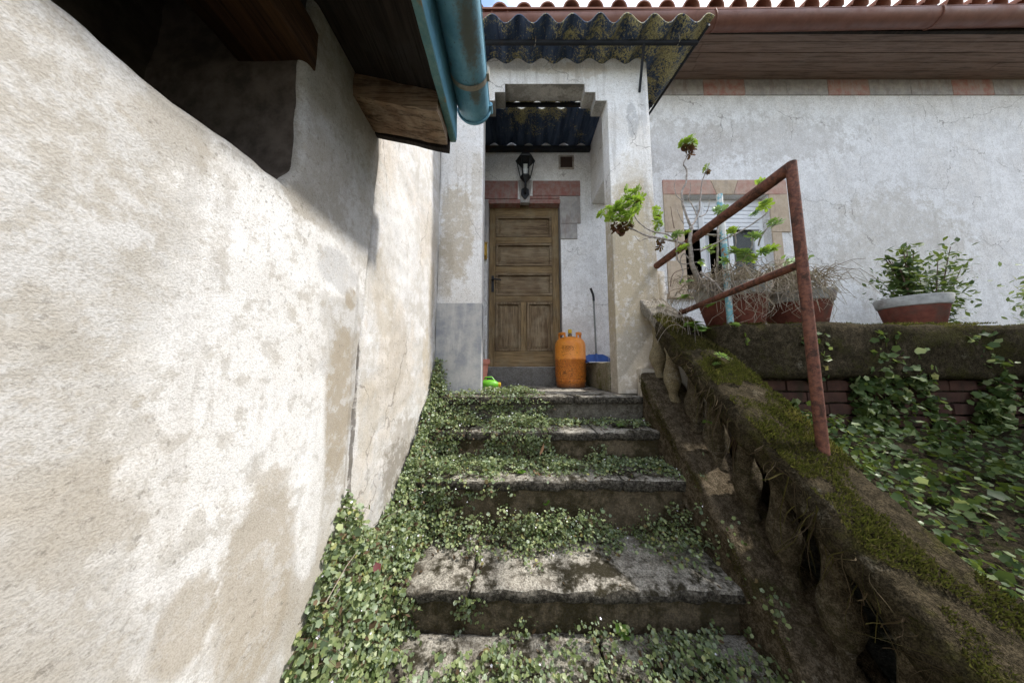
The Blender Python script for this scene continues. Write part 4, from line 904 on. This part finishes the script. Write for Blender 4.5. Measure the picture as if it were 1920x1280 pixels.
limb([(450, 960, 1.6), (470, 900, 1.6), (452, 850, 1.6), (470, 800, 1.58), (500, 830, 1.57)], .004, .003, seed=15)
limb([(437, 700, 1.6), (435, 780, 1.6), (445, 850, 1.6), (490, 858, 1.6), (560, 845, 1.6)], .004, .003, seed=16)
limb([(525, 780, 1.56), (600, 775, 1.55), (640, 765, 1.55)], .003, .002, seed=17)
limb([(560, 900, 1.6), (640, 960, 1.55), (680, 1005, 1.52), (710, 1022, 1.5)], .008, .003, seed=18)
limb([(400, 980, 1.62), (405, 930, 1.62), (430, 900, 1.62), (500, 880, 1.62)], .003, .002, 'twig_dark', seed=19)
limb([(880, 760, 1.5), (900, 700, 1.46), (930, 660, 1.44), (990, 640, 1.42)], .004, .003, seed=20)
def ros(u, v, Y, s, k=None, droop=0, dead=False, rx=None):
    p = zp(u, v, Y); me = (BROS if dead else ROS)[rng.integers(0, 2) if k is None else k]
    return inst('dead_rosette' if dead else 'rosette', me, p, A, (rng.normal(.0, .4) + (.7 if rx is None else rx), rng.normal(0, .4), rng.uniform(0, 6.28)), (s * 1.3,) * 3)
for (u, v, s) in ((180, 470, .036), (225, 455, .032), (235, 500, .036), (155, 505, .042), (200, 515, .04), (120, 540, .044), (165, 555, .048), (90, 575, .04), (70, 600, .034), (130, 595, .046), (185, 590, .042), (100, 628, .036), (150, 630, .038), (215, 560, .034), (65, 560, .030)):
    ros(u, v, 1.73 + rng.normal(0, .02), s); ros(u + rng.normal(0, 22), v + rng.normal(0, 18), 1.73 + rng.normal(0, .03), s * .85)
for (u, v, s) in ((110, 665, .040), (140, 655, .042), (165, 640, .036), (95, 650, .034), (215, 520, .03), (190, 640, .03), (130, 690, .028)): ros(u, v, 1.735, s, dead=True)
for (u, v, s) in ((320, 560, .024), (330, 590, .028), (325, 625, .030), (335, 655, .032), (325, 690, .028), (345, 640, .026), (370, 715, .022)): ros(u, v, 1.80, s)
for (u, v, s) in ((340, 735, .032), (345, 762, .03), (330, 600, .02)): ros(u, v, 1.80, s, dead=True)
for (u, v, s) in ((480, 190, .028), (505, 175, .030), (525, 200, .030), (468, 200, .026), (500, 200, .028)): ros(u, v, 1.55, s)
for (u, v, s) in ((490, 235, .034), (500, 255, .032), (480, 222, .028), (515, 225, .026)): ros(u, v, 1.555, s, dead=True)
ros(596, 338, 1.6, .028); ros(592, 352, 1.6, .024, dead=True)
for (u, v, Y, s) in ((675, 565, 1.55, .048), (440, 700, 1.58, .046), (462, 775, 1.57, .044), (487, 690, 1.58, .03), (750, 685, 1.46, .046), (850, 708, 1.46, .05), (790, 800, 1.48, .065), (740, 800, 1.5, .055), (830, 830, 1.5, .05), (870, 580, 1.48, .045), (918, 540, 1.46, .05), (905, 800, 1.46, .05), (890, 412, 1.44, .035), (565, 860, 1.58, .03), (600, 775, 1.55, .03), (690, 840, 1.52, .045), (640, 765, 1.55, .028), (500, 955, 1.6, .035), (940, 780, 1.44, .05), (980, 640, 1.42, .05)):
    ros(u, v, Y, s, k=2 if rng.random() < .6 else None) if False else (ros(u, v, Y, s * .66, k=2 if rng.random() < .6 else None), ros(u + rng.normal(0, 14), v + rng.normal(0, 12), Y + rng.normal(0, .015), s * .5, k=2 if rng.random() < .5 else None))

# dry roots and grass over the pots
dg = Tri()
for i in range(900):
    cx = rng.uniform(1.25, 2.0); cy = rng.uniform(1.55, 1.85); cz = .76 + rng.normal(0, .035)
    a = rng.uniform(0, 6.28); L = rng.uniform(.08, .26); dr = rng.uniform(.0, .22)
    pts = [(cx + math.cos(a) * L * t + .012 * math.sin(7 * t + i), cy + math.sin(a) * L * t, cz + .10 * math.sin(t * 2.2) * rng.uniform(.4, 1) - dr * t * t) for t in np.linspace(0, 1, 7)]
    dg.strand(pts, rng.uniform(.0014, .0034))
for i in range(70):          # roots hanging down the front of the pot and the coping
    cx = rng.uniform(1.2, 1.9); cy = 1.53 + rng.normal(0, .02); L = rng.uniform(.08, .30)
    dg.strand([(cx + .03 * math.sin(3 * t + i) + .04 * t * rng.normal(), cy - .03 * math.sin(t * 2), .74 - L * t) for t in np.linspace(0, 1, 8)], rng.uniform(.001, .0026))
for i in range(60):
    cx = rng.uniform(1.08, 1.22); cy = rng.uniform(1.62, 1.95); L = rng.uniform(.06, .2); a = rng.uniform(2.2, 5)
    dg.strand([(cx + math.cos(a) * L * t, cy + math.sin(a) * L * t * .6, cop(cy) + .04 + .05 * math.sin(3 * t) - .10 * t * t) for t in np.linspace(0, 1, 7)], rng.uniform(.0009, .002))
tag(dg.build('dry_roots', ['straw'], loc=(1.5, 1.65, .6)), 'tangle of dry roots and grass spilling over the pots', 'dry grass', None, 'stuff')

# ferns and seedlings
def fern(px, py, Y, n, L, label, spread=1.0, cat='fern', name='fern'):
    p0 = np.array(at(px, py, Y)); t = Tri()
    for i in range(n):
        az = rng.uniform(0, 6.28); el = rng.uniform(.3, 1.1); LL = L * rng.uniform(.7, 1.1); d = np.array((math.cos(az) * math.cos(el) * spread, math.sin(az) * math.cos(el) * .8 - .25, math.sin(el)))
        pts = [p0 + d * LL * s_ + np.array((0, 0, -.55 * LL * s_ ** 2)) for s_ in np.linspace(0, 1, 10)]; t.strand(pts, .0009)
        for j in range(1, 10):
            dd = pts[j] - pts[j - 1]; dd /= np.linalg.norm(dd); sd = np.cross(dd, (0, 0, 1)); sd /= np.linalg.norm(sd) + 1e-9; w = LL * .30 * math.sin(math.pi * (j / 10) ** .7) + .003
            for sg in (-1, 1):
                q = pts[j]; e = q + sd * sg * w + dd * w * .35; t.add([q, q + dd * w * .28, e, q + (e - q) * .55 - dd * w * .12 + np.array((0, 0, .002))], [(0, 1, 2), (0, 2, 3)])
    o = t.build(name, ['fern'], loc=tuple(p0)); return tag(o, label, cat, 'ferns growing on the balustrade')
fern(1296, 612, 1.66, 16, .085, 'bright green fern clump on the coping left of the big pot')
fern(1312, 622, 1.62, 14, .08, 'fern clump hanging where the coping meets the mossy wall')
fern(1326, 578, 1.60, 2, .13, 'single long fern frond rising beside the terracotta pot')
fern(1268, 652, 1.68, 8, .05, 'small fern drooping below the coping near the pale end')
fern(1283, 560, 1.66, 6, .07, 'young fern among the dry stems above the coping')
fern(1322, 792, 1.42, 5, .045, 'tiny fern growing between two dark balusters')
def seedling(px, py, Y, s, label):
    o = bpy.data.objects.new('seedling', ROS[2]); COL.objects.link(o); o.location = at(px, py, Y); o.scale = (s, s, s); o.rotation_euler = (.5, 0, px); BASE[o.name] = o.location.copy()
    tag(o, label, 'seedling', 'seedlings on the mossy coping')
seedling(1352, 668, 1.40, .042, 'bright star-shaped succulent seedling on the mossy coping'); seedling(1342, 684, 1.39, .03, 'pale seedling just below the star-shaped one on the coping')
seedling(1240, 575, 1.93, .03, 'grey-green seedling on the pale end of the coping'); seedling(1378, 610, 1.50, .03, 'small seedling on the moss in front of the terracotta pot')
def weed(px, py, zsurf, n, L, label, mat='fern', W=.22):
    c, s = math.cos(PITCH), math.sin(PITCH); u, v = (px - 960) / FPX, (640 - py) / FPX; d = (u, c - v * s, s + v * c); k = (zsurf - EYE) / d[2]; p0 = np.array((d[0] * k, d[1] * k, zsurf)); t = Tri()
    for i in range(n):
        az = i * 6.28 / n + rng.normal(0, .4); el = rng.uniform(.5, 1.2); dv = np.array((math.cos(az) * math.cos(el), math.sin(az) * math.cos(el) - .2, math.sin(el))); LL = L * rng.uniform(.7, 1.1); sd = np.cross(dv, (0, -.4, 1)); sd /= np.linalg.norm(sd); V = []; T = []
        for j, q in enumerate(np.linspace(0, 1, 7)):
            w = LL * W * math.sin(math.pi * min(1, q * .92 + .06)) * (1 - .35 * (j % 2) * .5); b_ = p0 + dv * LL * q + np.array((0, 0, -.35 * LL * q * q)); V += [b_ - sd * w + (0, 0, .08 * w), b_, b_ + sd * w + (0, 0, .08 * w)]
            if j: o_ = (j - 1) * 3; T += [(o_, o_ + 3, o_ + 1), (o_ + 1, o_ + 3, o_ + 4), (o_ + 1, o_ + 4, o_ + 2), (o_ + 2, o_ + 4, o_ + 5)]
        t.add(V, T)
    tag(t.build('weed', [mat], loc=tuple(p0)), label, 'weed', 'weeds in the step joints')
weed(1168, 1195, -.885, 3, .085, 'broad-leaved weed at the foot of the lowest riser in view'); weed(975, 888, -.41, 8, .06, 'light green weed rosette on the middle tread')
weed(1022, 948, -.56, 3, .07, 'upright toothed weed leaf in front of the middle step nosing'); weed(1160, 800, -.2, 5, .05, 'small weed on the top tread beside the balustrade')

# ------------------------------------------------------------------ creeping plant over the steps
def zs(y):
    for (ny, z) in NOSE:
        if y >= ny: return z
    return -1.26
WALLTOP = [(.2, -1.15), (.5, -.86), (.6, -.76), (.76, -.56), (.85, -.41), (.945, -.235), (1.0, -.30), (1.08, -.43), (1.18, -.49), (1.3, -.46), (1.57, -.27), (1.75, -.10), (1.88, .06), (1.95, .23), (2.03, .26)]
WT = np.array(WALLTOP)
def wtop(y): return np.interp(y, WT[:, 0], WT[:, 1])
def wslope(y): return np.interp(y, [.6, 1.05, 1.25, 1.85, 1.95, 2.04], [4.2, 3.8, 2.1, 1.7, 2.6, 3.4])
CR = Tri(); P_, N_, Z_ = [], [], []
def addleaf(p, n, s): P_.append(p); N_.append(n); Z_.append(s)
def clump(x, y, z, s=5.0): return mnoise.noise(Vector((x, y, z)) * s) + .5 * mnoise.noise(Vector((x, y, z)) * s * 2.7)
# mound along the wall
cnt = 0
while cnt < 19000:
    y = rng.uniform(.25, 2.04); zt = wtop(y) + .05 * nz(y * 9, 4); sl_ = wslope(y); z0 = zs(y)
    if rng.random() > .45 + .55 * (1.2 / (y + .4)): continue
    z = z0 + (zt - z0) * rng.random() ** .8
    d = (zt - z) / sl_ * (1 + .35 * nz(y * 6, z * 6, 2)) + rng.normal(0, .022)
    x = -.595 + abs(d)
    if clump(x, y, z, 13) < -.12 and rng.random() < .75: continue
    addleaf((x, y + rng.normal(0, .008), z + rng.normal(0, .012)), (.6, -.4, .75), float(np.clip(rng.lognormal(-4.80, .34), .004, .018)) * (1.2 if y < .95 and rng.random() < .3 else 1)); cnt += 1
PR = [(2.30, 0.)]
for k, (y, z) in enumerate(NOSE):
    zn = NOSE[k + 1][1] if k < 5 else -1.26
    PR += [(y + .004, z + .001), (y - .006, z - .015), (y - .004, z - .055), (y + .022, z - .07), (y + .022, zn + .001)]
PR.append((-.2, -1.26)); PRA = np.array(PR); SA = np.r_[0, np.cumsum(np.linalg.norm(np.diff(PRA, axis=0), axis=1))]
def surf(q):
    i = int(np.clip(np.searchsorted(SA, q) - 1, 0, len(SA) - 2)); t = (q - SA[i]) / (SA[i + 1] - SA[i]); a, b_ = PRA[i], PRA[i + 1]; d = (b_ - a) / (SA[i + 1] - SA[i])
    return a + (b_ - a) * t, (d[1], -d[0])        # point and outward normal (y, z)
def sT(k, y): return SA[5 * k + 1] - (y - PRA[5 * k + 1][0])
def sR(k, z): return SA[5 * k + 2] + (PRA[5 * k + 2][1] - z)
RUN = []
def runners(x0, x1, s0, s1, n, h, dens, size=1.):
    k = 0; tries = 0
    while k < n and tries < 4 * n:
        tries += 1; x = rng.uniform(x0, x1); q = rng.uniform(s0, s1)
        if clump(x, q, 4, 6) < dens: continue
        a = rng.uniform(0, 6.28); path = []; L = rng.integers(6, 20); base = .15 + .85 * rng.random() ** 1.4
        for j in range(L):
            a += rng.normal(0, .55); stp = rng.uniform(.007, .014); x += stp * math.cos(a); q += stp * math.sin(a) + .0018
            if not (-.592 < x < .958): break
            out = max(x0 - x, x - x1, s0 - q, q - s1, 0)
            if out > .015 and rng.random() < .12 + out * 3: break
            (y, z), (ny, nz_) = surf(q); hh = h * base * (.4 + .6 * math.sin(math.pi * (j + 1) / (L + 1))) * (1 if out == 0 else .4)
            lift = np.array((0, ny * hh, nz_ * hh)); p = np.array((x, y, z)) + lift; path.append(p)
            sd = (1 if j % 2 else -1) * rng.uniform(.002, .009)
            addleaf(p + np.array((-math.sin(a) * sd, ny * .004 + math.cos(a) * sd * nz_, nz_ * .006 + rng.uniform(0, .006))), (.12, ny * .7 - .25, nz_ * .7 + .35), size * float(np.clip(rng.lognormal(-4.82, .33), .0038, .0165))); k += 1
        if len(path) > 3: RUN.append(path)
def kz(z): return min(range(6), key=lambda k: abs(NOSE[k][1] - z))
def patch(x0, x1, y0, y1, z, n, h, dens=-.15, s=7.):
    k = kz(z); back = 2.28 if k == 0 else NOSE[k - 1][0] + .02
    runners(x0, x1, sT(k, min(y1, back)), sT(k, max(y0, NOSE[k][0])), int(n * .95), h, dens)
def drape(x0, x1, yf, z0, z1, n, dens=-.1, out=.03):
    k = min(range(6), key=lambda k: abs(NOSE[k][0] - yf)); runners(x0, x1, sR(k, z1), sR(k, z0), int(n * .9), out * 1.6, dens)
n0, n1, n2, n3, n4 = [q[0] for q in NOSE[:5]]
patch(-.26, .20, n0 + .01, 2.20, 0, 1500, .055, -.1); patch(-.42, .20, n0, n0 + .06, 0, 500, .05); drape(-.52, .24, n0 + .0, -.20, .02, 1500, -.25)
patch(-.6, -.28, n1, n0, -.2, 1500, .10, -.5); patch(-.30, -.10, n1 + .12, n0, -.2, 250, .05, 0); patch(-.14, .26, n1, n0 + .02, -.2, 2100, .085, -.4); patch(.18, .98, n1 + .11, n0 + .02, -.2, 1250, .04, -.12)
drape(-.6, -.36, n1, -.41, -.17, 800, -.2); drape(-.15, .25, n1, -.41, -.16, 1700, -.4); drape(-.32, -.12, n1 + .02, -.41, -.30, 120, .1)
patch(-.6, -.26, n2, n1, -.41, 1500, .085, -.3); patch(-.3, -.10, n2 + .05, n1, -.41, 800, .07, -.2); patch(-.15, .5, n2 + .09, n1 + .02, -.41, 1700, .06, -.2); patch(.25, .98, n2 + .075, n1 + .02, -.41, 1800, .05, -.18)
patch(.30, .6, n1 - .06, n1 + .02, -.41, 600, .13, -.2); patch(.9, .985, n2 + .02, n1, -.41, 250, .05, -.3)
drape(-.6, -.26, n2, -.70, -.38, 1150, -.1); drape(-.22, -.02, n2, -.50, -.40, 160, .1)
patch(-.6, -.46, n3, n2, -.70, 800, .10, -.3); patch(-.45, -.1, n2 - .09, n2 + .02, -.70, 900, .13, -.15); patch(-.08, .52, n2 - .11, n2 + .03, -.70, 2300, .155, -.35); patch(.45, .72, n2 - .08, n2 + .03, -.70, 350, .05, 0)
patch(.70, .985, n2 - .22, n2 + .03, -.70, 950, .17, -.25); patch(-.3, .2, n2 - .16, n2 - .06, -.70, 260, .02, 0)
drape(-.6, -.42, n3, -.90, -.68, 700, -.2); drape(-.215, -.15, n3, -.86, -.66, 130, -.4, .012)
patch(-.6, 1.0, n4, n3 - .03, -.885, 3300, .055, .0, 5.); patch(-.1, .95, n3 - .14, n3 + .01, -.885, 900, .075, -.1); patch(-.6, .98, .30, .80, -1.07, 1500, .05, 0)
for i in range(170):       # runners at the foot of the curb
    y = rng.uniform(.75, 1.5); x = .955 + rng.normal(0, .022)
    if clump(x, y, 1, 9) < -.1: continue
    addleaf((x, y, max(zs(y), crb(y) - .13) + rng.uniform(0, .08)), (-.6, -.4, .7), rng.uniform(.007, .013))
for x0, y0, n_ in ((.98, 1.2, 22), (.965, 1.05, 30), (.98, 1.38, 14)):
    for i in range(n_): addleaf((x0 + rng.normal(0, .015), y0 + rng.normal(0, .04), crb(y0) + rng.normal(.0, .04)), (-.6, -.5, .6), rng.uniform(.007, .014))
P_ = np.array(P_); N_ = np.array(N_); Z_ = np.array(Z_)
big = P_[:, 1] < 1.25; mi = (rng.random(len(P_)) < .36).astype(int); mi[rng.random(len(P_)) < .035] = 2
fw = np.tile(np.array((0, -.3, -1.)), (len(P_), 1))
for sel, T_ in ((big, LOBED), (~big, ROUND)): CR.place(T_[0], T_[1], P_[sel], N_[sel], Z_[sel] * (.74 if T_ is LOBED else .72), mi[sel], .6)
ids = rng.choice(len(P_), 260, replace=False); CR.place(PETAL[0], PETAL[1], P_[ids] + np.array((.006, -.010, .014)), np.tile((.2, -.6, .8), (260, 1)), rng.uniform(.0028, .0055, 260), np.full(260, 4), .3)
for path in RUN[::2]: CR.strand(path, .0009, 3)
for i in rng.choice(len(P_), 2000, replace=False):     # stems under and between the leaves
    p = P_[i]; a = rng.uniform(0, 6.28); L = rng.uniform(.03, .10)
    CR.strand([(p[0] + math.cos(a) * L * t, p[1] + math.sin(a) * L * t, p[2] - .012 - .4 * L * t * t + .006 * math.sin(9 * t + i)) for t in np.linspace(0, 1, 5)], .0011, 3)
litter = P_[rng.choice(len(P_), 1500)] + np.c_[rng.normal(0, .04, 1500), rng.normal(0, .02, 1500), np.full(1500, -.02)]
litter[:, 2] = np.maximum(litter[:, 2], [zs(y) + .003 for y in litter[:, 1]]); litter[:, 0] = np.clip(litter[:, 0], -.59, .95)
CR.place(OVAL[0], OVAL[1], litter, np.tile((.1, -.2, 1.), (1500, 1)), rng.uniform(.006, .016, 1500), np.full(1500, 2), .4)
for pts in ([(700, 985, 1.17), (716, 972, 1.18), (740, 962, 1.2), (765, 943, 1.24)], [(610, 1130, .80), (650, 1060, .86), (672, 1030, .9)], [(905, 770, 1.9), (960, 800, 1.72), (1015, 850, 1.66)]):
    CR.strand([at(*p) for p in pts], .0016, 5)
tag(CR.build('creeping_plant', ['creeper', 'creeper_blue', 'dead_leaf', 'stem', 'flower', 'straw'], loc=(-.3, 1.4, -.7)), 'dense small-leaved creeping plant smothering the left side of the steps', 'creeping plant', None, 'stuff')

# fallen leaves
def fallen(px, py, Y, s, mat, label, nrm):
    t = Tri(); t.place(LOBED[0] if mat == 'red_leaf' else OVAL[0], LOBED[1] if mat == 'red_leaf' else OVAL[1], np.array([at(px, py, Y)]), np.array([nrm]), np.array([s]), None, .05)
    tag(t.build('fallen_leaf', [mat], loc=tuple(at(px, py, Y))), label, 'leaf', 'fallen leaves on the steps')
fallen(706, 1064, 1.02, .016, 'red_leaf', 'dark red fallen leaf lying on the creeping plant at left', (.4, -.5, .7)); fallen(1006, 886, 1.56, .03, 'tan_leaf', 'tan curled fallen leaf on the middle tread', (0, -.5, .8)); fallen(1016, 842, 1.66, .04, 'tan_leaf', 'long tan dead leaf hanging below the second nosing', (.5, -.8, .1))

# ------------------------------------------------------------------ moss tufts
mo = Tri(); pp, nn, ss, ii = [], [], [], []
k = 0
while k < 26000:
    y = rng.uniform(.2, 1.95); x = rng.uniform(1.015, 1.27); 
    c_ = clump(x, y, 2, 6)
    if c_ < -.12 or (y > 1.8 and c_ < .35): continue
    pp.append((x + .012 * nz(x * 9, y * 9), y, cop(y) + .008 + .010 * nz(x * 7, y * 7, 5))); nn.append((0, -.4, .85)); ss.append(rng.uniform(.006, .015) * (1 + max(0, c_))); ii.append(1 if c_ > .45 and rng.random() < .6 else 0); k += 1
k = 0
while k < 16000:
    x = rng.uniform(1.28, 3.6); top = rng.random() < .35; z = .478 if top else rng.uniform(.22, .46); y = rng.uniform(1.53, 1.72) if top else 1.522
    c_ = clump(x, y, z, 5)
    if c_ < -.1: continue
    pp.append((x, y - (0 if top else .006), z)); nn.append((0, -.2, .9) if top else (0, -.9, .1)); ss.append(rng.uniform(.006, .015)); ii.append(1 if c_ > .3 and rng.random() < .5 else 0); k += 1
k = 0
while k < 7000:
    y = rng.uniform(.5, 1.95); z = rng.uniform(-.1, .004); c_ = clump(1, y, z, 8)
    if c_ < .0: continue
    pp.append((.958, y, crb(y) + z)); nn.append((-.8, -.3, .4)); ss.append(rng.uniform(.004, .010)); ii.append(0); k += 1
for i in range(420):       # strings of moss and root hanging from the coping
    y = rng.uniform(.35, 1.6); L = rng.uniform(.03, .30) ** 1.25 * (1.2 if clump(1, y, 7, 5) > 0 else .4); x = 1.0 + abs(rng.normal(0, .03)); dx, dy = rng.normal(0, .05, 2)
    mo.strand([(x + dx * t + .006 * math.sin(6 * t + i), y + dy * t + .012 * math.sin(5 * t + 2 * i), cop(y) - .03 - L * t) for t in np.linspace(0, 1, 7)], rng.uniform(.0008, .0026), 2 if i % 3 else 0)
mo.place(BLADE[0], BLADE[1], np.array(pp), np.array(nn), np.array(ss), np.array(ii), .35)
tag(mo.build('moss_tufts', ['mossblade', 'mossblade_y', 'stem'], loc=(1.2, 1.2, .2)), 'olive and yellow moss cushions on the balustrade and garden wall', 'moss', None, 'stuff')

# ------------------------------------------------------------------ garden plants to the right of the balustrade
gp = Tri(); pp, nn, ss, ii = [], [], [], []
k = 0
while k < 15000:
    x = 1.27 + 4.2 * rng.random() ** 1.3; y = rng.uniform(-.4, 1.55); c_ = clump(x, y, 1, 2.2)
    if c_ < -.25: continue
    pp.append((x, y, bank_z(x, y) + rng.random() * (.06 + .16 * max(0, c_ + .1)))); nn.append((-.1, -.3, 1)); ss.append(float(np.clip(rng.lognormal(-4.55, .4), .005, .026)) * min(1, max(.35, math.hypot(x, y) / 2.4))); ii.append(int(rng.random() < .12)); k += 1
k = 0
while k < 5200:
    x = rng.uniform(1.35, 5); z = rng.uniform(-.25, .42); c_ = clump(x, 2, z * .35, 4)
    if c_ < .02: continue
    pp.append((x, 1.55 - abs(rng.normal(0, .03)), z)); nn.append((0, -1, .4)); ss.append(rng.uniform(.010, .022)); ii.append(int(rng.random() < .4)); k += 1
gp.place(LOBED[0], LOBED[1], np.array(pp), np.array(nn), np.array(ss), np.array(ii), .85)
tag(gp.build('garden_ground_cover', ['shrub', 'creeper'], loc=(2.5, .8, -.3)), 'leafy ground cover over the garden soil right of the balustrade', 'ground cover', None, 'stuff')
def shrub(x, y, z, r, h, n, label, mats=('shrub',), leaf=OVAL, sz=(.018, .034)):
    root = thing('garden_shrub', label, 'shrub', (x, y, z), 'leafy plants along the garden side')
    st_ = MB(); t = Tri(); ps = []; 
    for i in range(9):
        a = rng.uniform(0, 6.28); d = r * rng.uniform(.3, .85); hh = h * rng.uniform(.6, 1)
        path = [Vector((x + math.cos(a) * d * q ** 1.3, y + math.sin(a) * d * q ** 1.3 * .6, z + hh * q)) for q in np.linspace(0, 1, 6)]; st_.tube(path, [.008 * (1 - .7 * q) for q in np.linspace(0, 1, 6)], 6)
        for j in range(n // 9):
            q = rng.uniform(.25, 1.08); b_ = path[min(5, int(q * 5))]; ps.append(np.array(b_) + rng.normal(0, r * .17, 3) * (1, .8, .9))
    st_.build('stems', 'twig_dark', root, smooth=True); ps = np.array(ps)
    t.place(leaf[0], leaf[1], ps, np.tile((-.1, -.4, .8), (len(ps), 1)), rng.uniform(*sz, len(ps)), None, .6); t.build('foliage', list(mats), root)
shrub(2.05, 1.82, .70, .16, .34, 420, 'low leafy plant in the pot right of the large pot', ('aeonium2',))
shrub(2.95, 1.86, .68, .17, .42, 520, 'bushy plant in the small terracotta pot', ('shrub',))
shrub(3.9, 2.35, .38, .40, .95, 1800, 'dark green shrub against the house wall right of the window', ('shrub',))
shrub(5.0, 2.30, .38, .45, .70, 1600, 'lower green shrub at the far right of the house wall', ('creeper',))

hd = thing('added_hedge', 'unseen hedge added to block low sky light from the right', 'hedge', (4.9, -1.8, -1.26))  # out of view, added to cut low sky light on the left wall and steps
hm = MB().rbox(4.3, 5.5, -6.5, 1.3, -1.3, 3.3, .12, .3, .12, 1.2, 4); hm.build('core', 'bank', hd, weld=True, smooth=True, sharp=0)
t = Tri(); n = 16000; pos = np.c_[np.where(rng.random(n) < .8, 4.27 + rng.normal(0, .06, n), rng.uniform(4.3, 5.5, n)), rng.uniform(-6.5, 1.35, n), rng.uniform(-1.2, 3.45, n)]
t.place(OVAL[0], OVAL[1], pos, np.tile((-.8, -.1, .6), (n, 1)), rng.uniform(.04, .085, n), None, .5); t.build('foliage', ['shrub'], hd)
